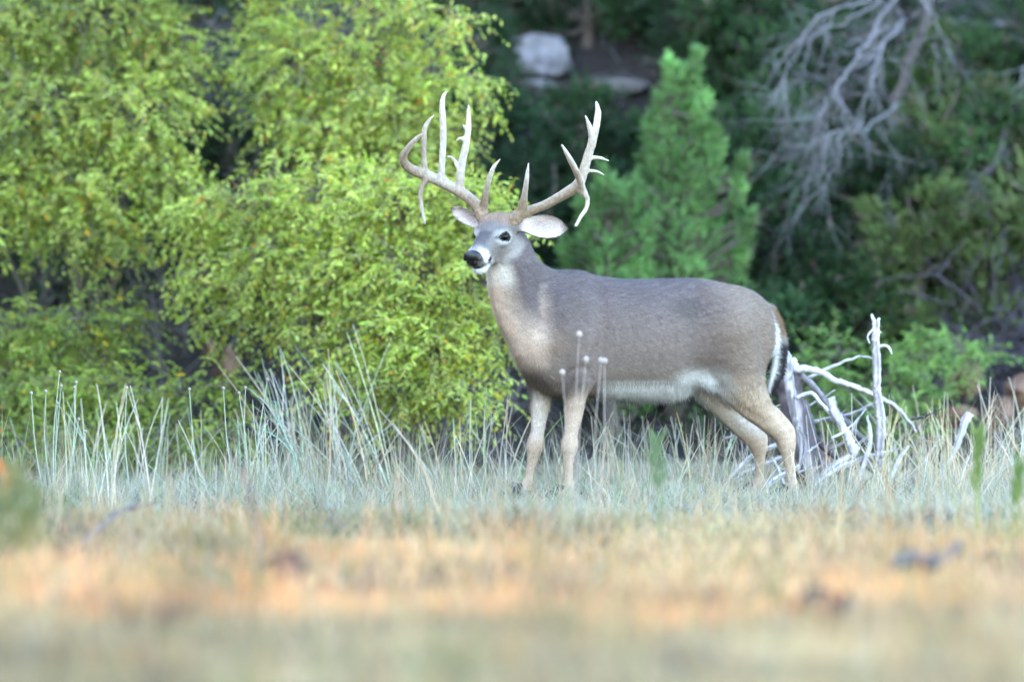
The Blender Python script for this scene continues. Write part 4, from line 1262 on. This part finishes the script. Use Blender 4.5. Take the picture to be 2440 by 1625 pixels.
    for pts, R in (([(2090, 826, -.05), (2108, 823, -.06), (2119, 829, -.06), (2125, 843, -.06)], [.0065, .006, .0055, .0035]),
                   ([(2083, 782, -.05), (2068, 800, -.06), (2072, 818, -.06)], [.006, .004, .003]), ([(2092, 788, -.05), (2100, 792, -.06)], [.006, .003]), ([(2085, 768, -.05), (2079, 756, -.05), (2077, 748, -.05)], [.009, .007, .004]), ([(2090, 768, -.05), (2096, 757, -.05)], [.008, .005])):
        PR = catmull(np.column_stack([L(pts), R]), 5); mb = MB(); tube(mb, PR[:, :3], PR[:, 3], 6, W, True)
        mb.build('stub', M_BLEACH, pole, True)
stump()

def stick(label, pts, R, col, name='fallen_branch', mat=None, group=None, cat='branch', sides=8):
    P = np.array(pts); b = P[np.argmin(P[:, 2])]
    PR = catmull(np.column_stack([P, R]), 5); mb = MB()
    sides = max(sides, 10); n = len(PR)
    st_ = np.cumsum(rng.normal(0, .35, (n, sides)), 0) + rng.normal(0, 1, (1, sides))
    cc = np.clip(np.tile(lin(col), (n * sides, 1)) * np.where(st_ > 1.1, .4, np.where(st_ < -1, .75, 1.0)).reshape(-1, 1), 0, .8)
    tube(mb, PR[:, :3] - b, PR[:, 3] * (1 + rng.normal(0, .07, n)), sides, cc, True, .08)
    o = mb.build(name, mat or M_BLEACH, None, True)
    o.location = b
    return tag(o, label, cat, group)
stick('short broken bleached stake leaning alone in the dry grass', [S(2312, 984, .9), S(2300, 1005, .9), S(2292, 1032, .9), S(2272, 1080, .9), S(2255, 1110, .9), S(2236, 1161, .9), S(2228, 1190, .9)],
      [.017, .019, .016, .012, .010, .009, .008], (.58, .545, .565), 'broken_stake', cat='stake')

def G(px, d, up=0.0):
    """point on the meadow at photo column px, d metres in front of the deer"""
    x = (px - 1220) / 565.0 * (CAM_D - d) / CAM_D
    return np.array([x, -d, float(hill(x, -d)) + up])
stick('grey fallen branch lying slantwise across the shaded grass', [G(170, 5.2, .02), G(235, 4.2, .045), G(300, 3.2, .07), G(365, 2.3, .09)], [.015, .016, .014, .009], (.15, .135, .145))
stick('thin dark stem leaning up out of the sunlit dry grass', [G(625, 6.6, .0), G(612, 6.3, .16), G(590, 6.0, .28), G(560, 5.7, .36)], [.010, .010, .009, .005], (.12, .10, .075))
stick('thin grey twig lying in the sunlit straw', [G(2120, 7.9, .09), G(2180, 7.8, .11), G(2230, 7.8, .10), G(2290, 7.6, .16)], [.024, .026, .020, .014], (.10, .095, .105))
def clod(label, c, size, seed, col=(.032, .028, .032)):
    rock(label, c, size, col, seed, 'dark clods in the meadow', 9)
clod('dark hump of earth in the sunlit straw beside the leaning stem', G(690, 6.8, .02), (.11, .10, .085), 41)
clod('dark clod in the shaded grass below the slanting branch', G(125, 8.6, .02), (.035, .05, .035), 42)
clod('dark clod next to a smaller one at the edge of the sunlit straw', G(1930, 9.0, .05), (.085, .06, .06), 43)
clod('smaller dark clod next to a bigger one at the edge of the sunlit straw', G(2010, 9.1, .04), (.05, .05, .055), 44)

# ------------------------------------------------------------------ grass
def blades(mb, x, y, h, w, C, lean=.35, segs=3, curl=.5, wind=(0, 0)):
    n = len(x)
    base = np.stack([x, y, hill(x, y) - .004], 1)
    a = rng.random(n) * 6.283
    ld = np.stack([np.cos(a), np.sin(a), np.zeros(n)], 1) * (np.abs(rng.normal(0, lean, n)))[:, None] + np.array([wind[0], wind[1], 0])
    d0 = norm(ld + np.array([0, 0, 1.0]))
    crl = ld * curl * rng.uniform(.3, 1.6, (n, 1)) + np.array([0, 0, -.12])
    fa = rng.random(n) * 6.283
    sd = np.stack([np.cos(fa), np.sin(fa) * .6, np.zeros(n)], 1)
    V = []
    for k in range(segs + 1):
        t = k / segs
        p = base + (d0 * t + crl * t * t) * h[:, None]
        if k < segs:
            ww = (w * (1 - .75 * t))[:, None] * sd * .5
            V += [p - ww, p + ww]
        else: V += [p]
    V = np.stack(V, 1); m = V.shape[1]
    F = []
    for k in range(segs - 1):
        b = 2 * k; F += [(b, b + 1, b + 3), (b, b + 3, b + 2)]
    b = 2 * (segs - 1); F += [(b, b + 1, b + 2)]
    F = np.array(F)[None] + (np.arange(n) * m)[:, None, None]
    mb.add(V.reshape(-1, 3), T=F.reshape(-1, 3), C=np.repeat(C, m, 0))

def patchy(x, y, s=1.0, ph=0.0):
    return .5 + .25 * np.sin(x * 1.9 * s + ph + 1.2 * np.sin(y * .8 * s)) + .25 * np.sin(y * 2.3 * s + 1.5 * np.sin(x * 1.1 * s + ph))

STRAW = lin((.46, .34, .20)); PALE = lin((.46, .43, .34)); GRN = lin((.22, .26, .13)); BLUEG = lin((.33, .345, .265)); BEIGE = lin((.50, .41, .31))
def mixc(n, w):
    """random choice of grass colours; w: (n,k) weights"""
    pal = np.array([STRAW, PALE, GRN, BLUEG, BEIGE])
    w = w / w.sum(1, keepdims=True); c = np.cumsum(w, 1); u = rng.random((n, 1))
    i = (u > c).sum(1).clip(0, 4)
    return np.clip(pal[i] * np.exp(rng.normal(0, .16, (n, 1))) * np.exp(rng.normal(0, .05, (n, 3))), 0, .9)

def meadow():
    mb = MB()
    # shaded near meadow and sunlit band
    n = 90000
    y = rng.uniform(-14.5, -2.5, n); x = rng.uniform(-2.6, 2.6, n)
    pt = patchy(x, y); p2 = patchy(x, y, 2.3, 2.0)
    keep = rng.random(n) < .25 + .9 * patchy(x, y, 1.7, 5.0)
    x, y, pt, p2 = x[keep], y[keep], pt[keep], p2[keep]
    h = (.045 + .055 * rng.random(len(x))) * (.65 + .7 * p2)
    tall = rng.random(len(x)) < .10 * p2; h[tall] *= rng.uniform(1.8, 4.2, tall.sum())
    near = ss(-5.0, -2.8, y)
    W = np.stack([.8 + .5 * pt - near * .7, .35 + 0 * pt, .06 + 1.1 * (1 - p2) ** 2 * ss(.2, .8, 1 - pt + .3), .02 + .7 * near, .9 + .4 * pt], 1).clip(.02)
    blades(mb, x, y, h, .005 + .004 * rng.random(len(x)), mixc(len(x), W) * np.array([1.04, .92, .76]) * (.64 + .6 * patchy(x, y, 3.1, 4.0) * (.6 + .6 * pt))[:, None], .5, 2, .6)
    mb.build('short_grass', M_GRASS, None, stuff=True)['label'] = 'short dry straw-coloured meadow grass'
    # scattered darker and greener tufts, dead stems and litter in the straw
    mb = MB(); nt = 150
    tx = rng.uniform(-2.4, 2.4, nt); ty = rng.uniform(-13.5, -2.2, nt); kind_ = rng.integers(0, 3, nt)
    for i in range(nt):
        m_ = rng.integers(14, 50)
        cc = [(.16, .20, .09), (.13, .10, .08), (.50, .30, .15)][kind_[i]]
        blades(mb, tx[i] + rng.normal(0, .07, m_), ty[i] + rng.normal(0, .07, m_), rng.uniform(.07, .20) * rng.uniform(.5, 1.2, m_), .006 + .006 * rng.random(m_), jit(cc, m_, .2, .08), .55, 3, .7)
    mb.build('grass_tufts', M_GRASS, None, stuff=True)['label'] = 'darker, greener and rusty tufts scattered through the dry grass'
    # wide surroundings
    mb = MB(); n = 45000
    x = rng.uniform(-9, 9, n); y = rng.uniform(-26, 4, n)
    k = ~((np.abs(x) < 2.6) & (y > -14.5)); x, y = x[k], y[k]
    blades(mb, x, y, .06 + .10 * rng.random(len(x)), .010 + .006 * rng.random(len(x)), mixc(len(x), np.tile([.8, .3, .3, .2, .5], (len(x), 1))), .5, 2, .6)
    mb.build('surrounding_grass', M_GRASS, None, stuff=True)['label'] = 'dry meadow grass around the clearing'
    # pale blue-green turf round the deer's feet
    mb = MB(); n = 52000
    y = rng.uniform(-3.2, 3.4, n); x = rng.uniform(-2.7, 2.7, n)
    p2 = patchy(x, y, 2.0, .6)
    h = (.045 + .065 * rng.random(n)) * (.4 + .9 * p2) * (1 - .40 * ss(-.3, 1.2, y)) * (1 + .5 * ss(.9, .2, np.abs(y + .9)))
    tl_ = rng.random(n) < .07; h[tl_] *= rng.uniform(1.5, 3.0, tl_.sum())
    W = np.stack([.25 + 0 * x, .55 + 0 * x, .22 + .2 * (1 - p2), .75 + 0 * x, .25 + 0 * x], 1)
    blades(mb, x, y, h, .003 + .003 * rng.random(n), mixc(n, W), .75, 3, .9)
    mb.build('turf', M_GRASS, None, stuff=True)['label'] = 'pale blue-green turf round the hooves'
    # tall thin stalks between the shrubs and the deer
    mb = MB()
    nc = 360                                                        # many loose tussocks of uneven height
    ccx = rng.uniform(-2.5, 2.6, nc); ccy = rng.uniform(-.8, 2.3, nc); ok_ = patchy2(ccx * 1.3, ccy * 1.3 + 2) > .40; ccx = ccx[ok_]; ccy = ccy[ok_]; nc = len(ccx)
    chh = .07 + .42 * rng.random(nc) ** 1.9; cnn = rng.integers(6, 40, nc)
    cid = np.repeat(np.arange(nc), cnn); n = len(cid)
    x = ccx[cid] + rng.normal(0, .06, n); y = ccy[cid] + rng.normal(0, .06, n)
    h = chh[cid] * (.3 + .9 * rng.random(n))
    wgt = np.array([.4, .9, .08, .35, .8])[None] * np.exp(rng.normal(0, .7, (nc, 5))); W = wgt[cid]
    blades(mb, x, y, h, .0026 + .0022 * rng.random(n), mixc(n, W), .34, 5, .9)
    mb.build('tall_grass', M_GRASS, None, stuff=True)['label'] = 'tall thin pale grass stalks'
meadow()

def clump(label, x, y, n, h, spread, lean, W, name='grass_clump', wind=(0, 0), w=.006, group='tall grass clumps', cat='grass clump', fork=.3):
    z = float(hill(x, y))
    root = thing(name, label, cat, (x, y, z), group)
    mb = MB(); hm = MB()
    for i in range(n):
        bx, by = x + rng.normal(0, spread), y + rng.normal(0, spread)
        a = rng.random() * 6.283; l_ = abs(rng.normal(0, lean))
        d = norm(np.array([math.cos(a) * l_ + wind[0], math.sin(a) * l_ * .6 + wind[1], 1.0]))
        hh = h * (.25 + .85 * rng.random() ** .8)
        t = np.linspace(0, 1, 6)[:, None]
        bend = np.array([d[0], d[1], -.25]) * rng.uniform(.0, .6) + np.array([rng.normal(0, .09), rng.normal(0, .06), 0])
        P = np.array([bx, by, float(hill(bx, by)) - .01]) + (d * t + bend * t * t) * hh
        c = np.clip(mixc(1, np.array([W], float))[0] * 1.25, 0, .75)
        tube(mb, P, np.linspace(w * .44, w * .17, 6), 4, c, False)
        if rng.random() < fork:
            q = P[3]; dd = norm(d + rng.normal(0, .4, 3))
            tube(mb, [q, q + dd * hh * .15, q + dd * hh * .32], [w * .3, w * .25, w * .15], 3, c, False)
    mb.build('stalks', M_STEM, root, True, stuff=True)
    return root
WP = [.25, .6, .05, .55, .4]; WS = [.7, .35, .02, .15, .5]
def cx(vx, Y): return VW(vx, 1100, Y)[0]
clump('tallest clump of pale grass stalks fanning out in front of the bright low shrub', cx(800, .9), .9, 46, .70, .10, .34, WP, wind=(-.12, 0), w=.008)
clump('pale grass clump leaning over the bare dark hollow', cx(690, 1.2), 1.2, 30, .66, .07, .22, WP, wind=(-.15, 0), w=.008)
clump('pale grass clump whose stalks lean towards the chest of the deer', cx(930, 1.0), 1.0, 20, .46, .10, .3, WP, wind=(-.35, 0), w=.008)
clump('grass clump beside the far front leg of the deer', cx(1150, .6), .6, 34, .44, .14, .25, WP, w=.007)
clump('grass clump under the belly of the deer', cx(1480, .9), .9, 40, .34, .18, .2, WP, w=.006)
clump('grass clump between the belly and the hind legs', cx(1600, .7), .7, 36, .36, .12, .2, WP, w=.006)
clump('straw-coloured clump around the upright bleached pole', cx(2060, .5), .5, 60, .42, .22, .3, WS, w=.006)
clump('straw-coloured clump in front of the orange rocks', cx(2180, 1.3), 1.3, 50, .50, .20, .25, WS, w=.007)
clump('straw-coloured clump beside the broken stake', cx(2300, .4), .4, 40, .34, .18, .3, WS, w=.006)
clump('short straw clump at the foot of the leaning branch of the stump', cx(1950, .2), .2, 40, .22, .14, .3, WS, w=.005)
clump('pale grass clump before the low green shrub', cx(380, .9), .9, 34, .42, .20, .25, WP, w=.007)
clump('tall pale grass clump rising past the gap in the low shrub', cx(235, -1.2), -1.2, 16, .56, .08, .16, WP, w=.008)
clump('small straw tuft with curled blades in the turf', cx(520, .1), .1, 16, .22, .04, .35, WS, w=.005)
clump('fine blue-green tuft behind the leafy sprig', cx(615, .35), .35, 30, .40, .06, .18, [.1, .5, .1, 1, .2], w=.006)

# dried stalks with seed heads
def seed_plant(label, spots, Y, name='seed_stalk', group='dried seed stalks', hr_=.007, col=(.45, .48, .36), sr=.0032):
    xs = [S(a, b, Y) for a, b, _ in spots]
    bx = np.mean([p[0] for p in xs]); bz = float(hill(bx, Y))
    root = thing(name, label, 'dried plant', (bx, Y, bz), group)
    for (a, b, hx), p in zip(spots, xs):
        b0 = np.array([S(hx, 1100, Y)[0], Y + rng.normal(0, .02), bz - .01]); p = p + np.array([0, rng.normal(0, .03), 0])
        mid = (b0 + p) / 2 + np.array([rng.normal(0, .012), 0, 0])
        P = catmull([b0, mid, p], 5); mb = MB()
        tube(mb, P, np.linspace(sr, sr * .55, len(P)), 4, col, False)
        st = mb.build('stalk', M_STEM, root, True)
        hm = MB(); up = norm(P[-1] - P[-2])
        tube(hm, [p - up * hr_ * .6, p - up * hr_ * .2, p + up * hr_ * .6, p + up * hr_ * 1.2, p + up * hr_ * 1.6], [hr_ * .35, hr_ * .85, hr_, hr_ * .75, hr_ * .2], 7, (.38, .31, .28), True)
        hm.build('seed_head', M_STEM, st, True)
seed_plant('cluster of dried stalks topped with small round seed heads before the low green shrub',
           [(141, 888, 128), (147, 920, 122), (174, 926, 150), (182, 912, 155), (112, 933, 125), (74, 938, 105), (187, 1000, 160), (137, 962, 130), (205, 1028, 200)], -.1)
seed_plant('few dried seed stalks rising near the leafy sprig', [(532, 927, 560), (570, 938, 590), (585, 925, 600), (637, 905, 610), (302, 925, 310), (452, 928, 470)], .15)
seed_plant('tall blurred seed stalks standing in front of the belly of the deer', [(1380, 800, 1372), (1396, 860, 1376), (1340, 890, 1372), (1432, 862, 1424), (1441, 864, 1428)], -2.2, hr_=.012, col=(.40, .34, .31), sr=.0024)

# leafy sprigs
def sprig(label, pts, Y, leaf_col, nleaf, ll, r=.003, name='leafy_sprig', group='leafy sprigs', upd=0.0, wid=.5):
    P = catmull([S(a, b, Y) for a, b in pts], 6)
    P[0][2] = min(P[0][2], float(hill(P[0][0], Y)))
    root = thing(name, label, 'plant', (P[0][0], Y, float(hill(P[0][0], Y))), group)
    mb = MB(); tube(mb, P, np.linspace(r, r * .5, len(P)), 5, lin(leaf_col) * 1.1, False); mb.build('stem', M_STEM, root, True)
    lm = None
    from mathutils import Matrix
    lm = new_mesh('leaf', LEAF_V * np.array([wid, 1, 1]), [LEAF_F]); set_col(lm, np.tile(lin(leaf_col), (len(LEAF_V), 1))); lm.materials.append(M_LEAF)
    for i in range(nleaf):
        k = int(len(P) * (.25 + .74 * i / nleaf)); k = min(k, len(P) - 2)
        td = norm(P[k + 1] - P[k]); sg = 1 if i % 2 else -1
        d = norm(td * .5 + np.array([sg * .8, rng.normal(0, .3), .15 + upd]) + rng.normal(0, .2, 3))
        X, Yv, Z = frames(d[None], norm(np.array([[0, -.6, .6]]) + rng.normal(0, .3, (1, 3))))
        s_ = ll * rng.uniform(.7, 1.2); M = Matrix.Identity(4)
        for q in range(3):
            M[q][0] = X[0][q] * s_; M[q][1] = Yv[0][q] * s_; M[q][2] = Z[0][q] * s_; M[q][3] = P[k][q]
        o = bpy.data.objects.new('leaf', lm); COL.objects.link(o); o.parent = root; o.matrix_parent_inverse = root.matrix_basis.inverted(); o.matrix_basis = M
sprig('fine blue-green leafy sprig branching up from the turf', [(722, 1185), (705, 1090), (680, 1040), (660, 985), (655, 955)], .05, (.28, .42, .33), 26, .022)
sprig('fine blue-green side sprig leaning away from the branching one', [(705, 1092), (670, 1050), (640, 1030), (615, 1018)], .06, (.28, .42, .33), 16, .020)
sprig('bare forked stem with few tiny leaves beside the branching sprig', [(722, 1190), (690, 1060), (640, 970), (592, 925)], .05, (.34, .42, .32), 8, .014)
sprig('little green weed low in the turf beside the dried seed stalks', [(212, 1140), (222, 1110), (225, 1080)], .0, (.26, .36, .18), 9, .026)
sprig('thin upright green weed behind the short straw tuft', [(570, 1180), (572, 1090), (566, 1000)], .1, (.30, .42, .30), 14, .02)
sprig('tall blurred leafy green weed with upright leaves by the broken stake', [(2330, 1240), (2330, 1150), (2332, 1090), (2330, 1040)], -4.0, (.21, .28, .09), 22, .09, .006, upd=2.2, wid=.55)
sprig('dark green blurred leafy weed close to the picture edge by the stake', [(2430, 1250), (2425, 1190), (2432, 1140), (2440, 1110)], -4.2, (.15, .22, .07), 14, .08, .006, upd=2.2, wid=.55)
sprig('blurred olive weed standing before the slanting branch', [(38, 1400), (45, 1290), (40, 1190), (52, 1110)], -7.0, (.20, .22, .10), 26, .075, .006, upd=.5, wid=.9)
sprig('second blurred olive weed beside the slanting branch', [(85, 1400), (80, 1300), (78, 1220), (72, 1160)], -7.2, (.20, .22, .10), 24, .07, .006, upd=.5, wid=.9)
sprig('third blurred olive weed beside the orange withered leaf', [(0, 1400), (5, 1300), (-5, 1220), (5, 1150)], -7.3, (.19, .20, .10), 24, .07, .006, upd=.5, wid=.9)
sprig('blurred weed with an orange withered leaf', [(5, 1220), (8, 1150), (10, 1100)], -5.0, (.60, .22, .06), 5, .09, .005, wid=.9)
sprig('grey-green blurred weed standing before the hind legs', [(1575, 1220), (1572, 1150), (1560, 1090), (1570, 1040)], -4.2, (.16, .22, .11), 26, .06, .004, upd=.6, wid=.6)

# ------------------------------------------------------------------ unseen junipers added beside the clearing to keep it in the shade
def shade_trees():
    proto = None
    for i, (x, y, s_) in enumerate((x - 3.5, y - .65, s_) for x, y, s_ in ((-5.6, -3.3, 1.0), (-5.4, -.9, 1.05), (-5.8, 1.6, 1.1), (-5.5, 4.0, 1.0), (-6.2, 6.6, 1.1), (-6.0, 9.2, 1.1),
                                    (-5.2, -11.6, 1.0), (-5.6, -14.0, 1.05), (-5.3, -16.6, 1.0), (-5.6, -19.2, 1.0), (-5.8, -22.0, 1.0),
                                    (-8.0, -4.4, 1.1), (-8.2, -2.1, 1.15), (-8.0, .3, 1.1), (-8.4, 2.8, 1.15), (-8.2, 5.3, 1.1), (-8.0, 7.9, 1.1), (-8.0, -12.9, 1.1), (-8.2, -15.4, 1.1),
                                    (-11.5, -5.6, 1.2), (-11.5, -3.6, 1.2), (-11.5, -1.5, 1.2), (-11.5, .7, 1.2), (-11.5, 2.9, 1.2), (-11.5, 5.2, 1.2))):
        lb = 'unseen dense dark juniper added beside the clearing to shade it'
        if proto is None:
            proto = juniper(lb, (x, y), 6.4, 1.5, (.05, .12, .045), 8500, plume=.34, group='unseen junipers added to block the sun')
            continue
        c = proto.copy(); COL.objects.link(c); c.location = (x, y, float(hill(x, y))); c.scale = (s_, s_, s_); c.rotation_euler = (0, 0, i * 1.3)
        for ch in proto.children:
            d = ch.copy(); COL.objects.link(d); d.parent = c; d.matrix_parent_inverse = ch.matrix_parent_inverse.copy()
shade_trees()
for yy, n_, lb in ((-6.9, 3300, 'unseen thin-crowned juniper added to filter the low sun onto the straw'), (-9.4, 3500, 'second unseen thin-crowned juniper added to filter sun in the gap')):  # unseen sparse trees added to weaken and break up the sunlit band
    juniper(lb, (-9.9, yy), 5.6, 1.3, (.05, .12, .045), n_, plume=.30, group='unseen junipers added to block the sun')
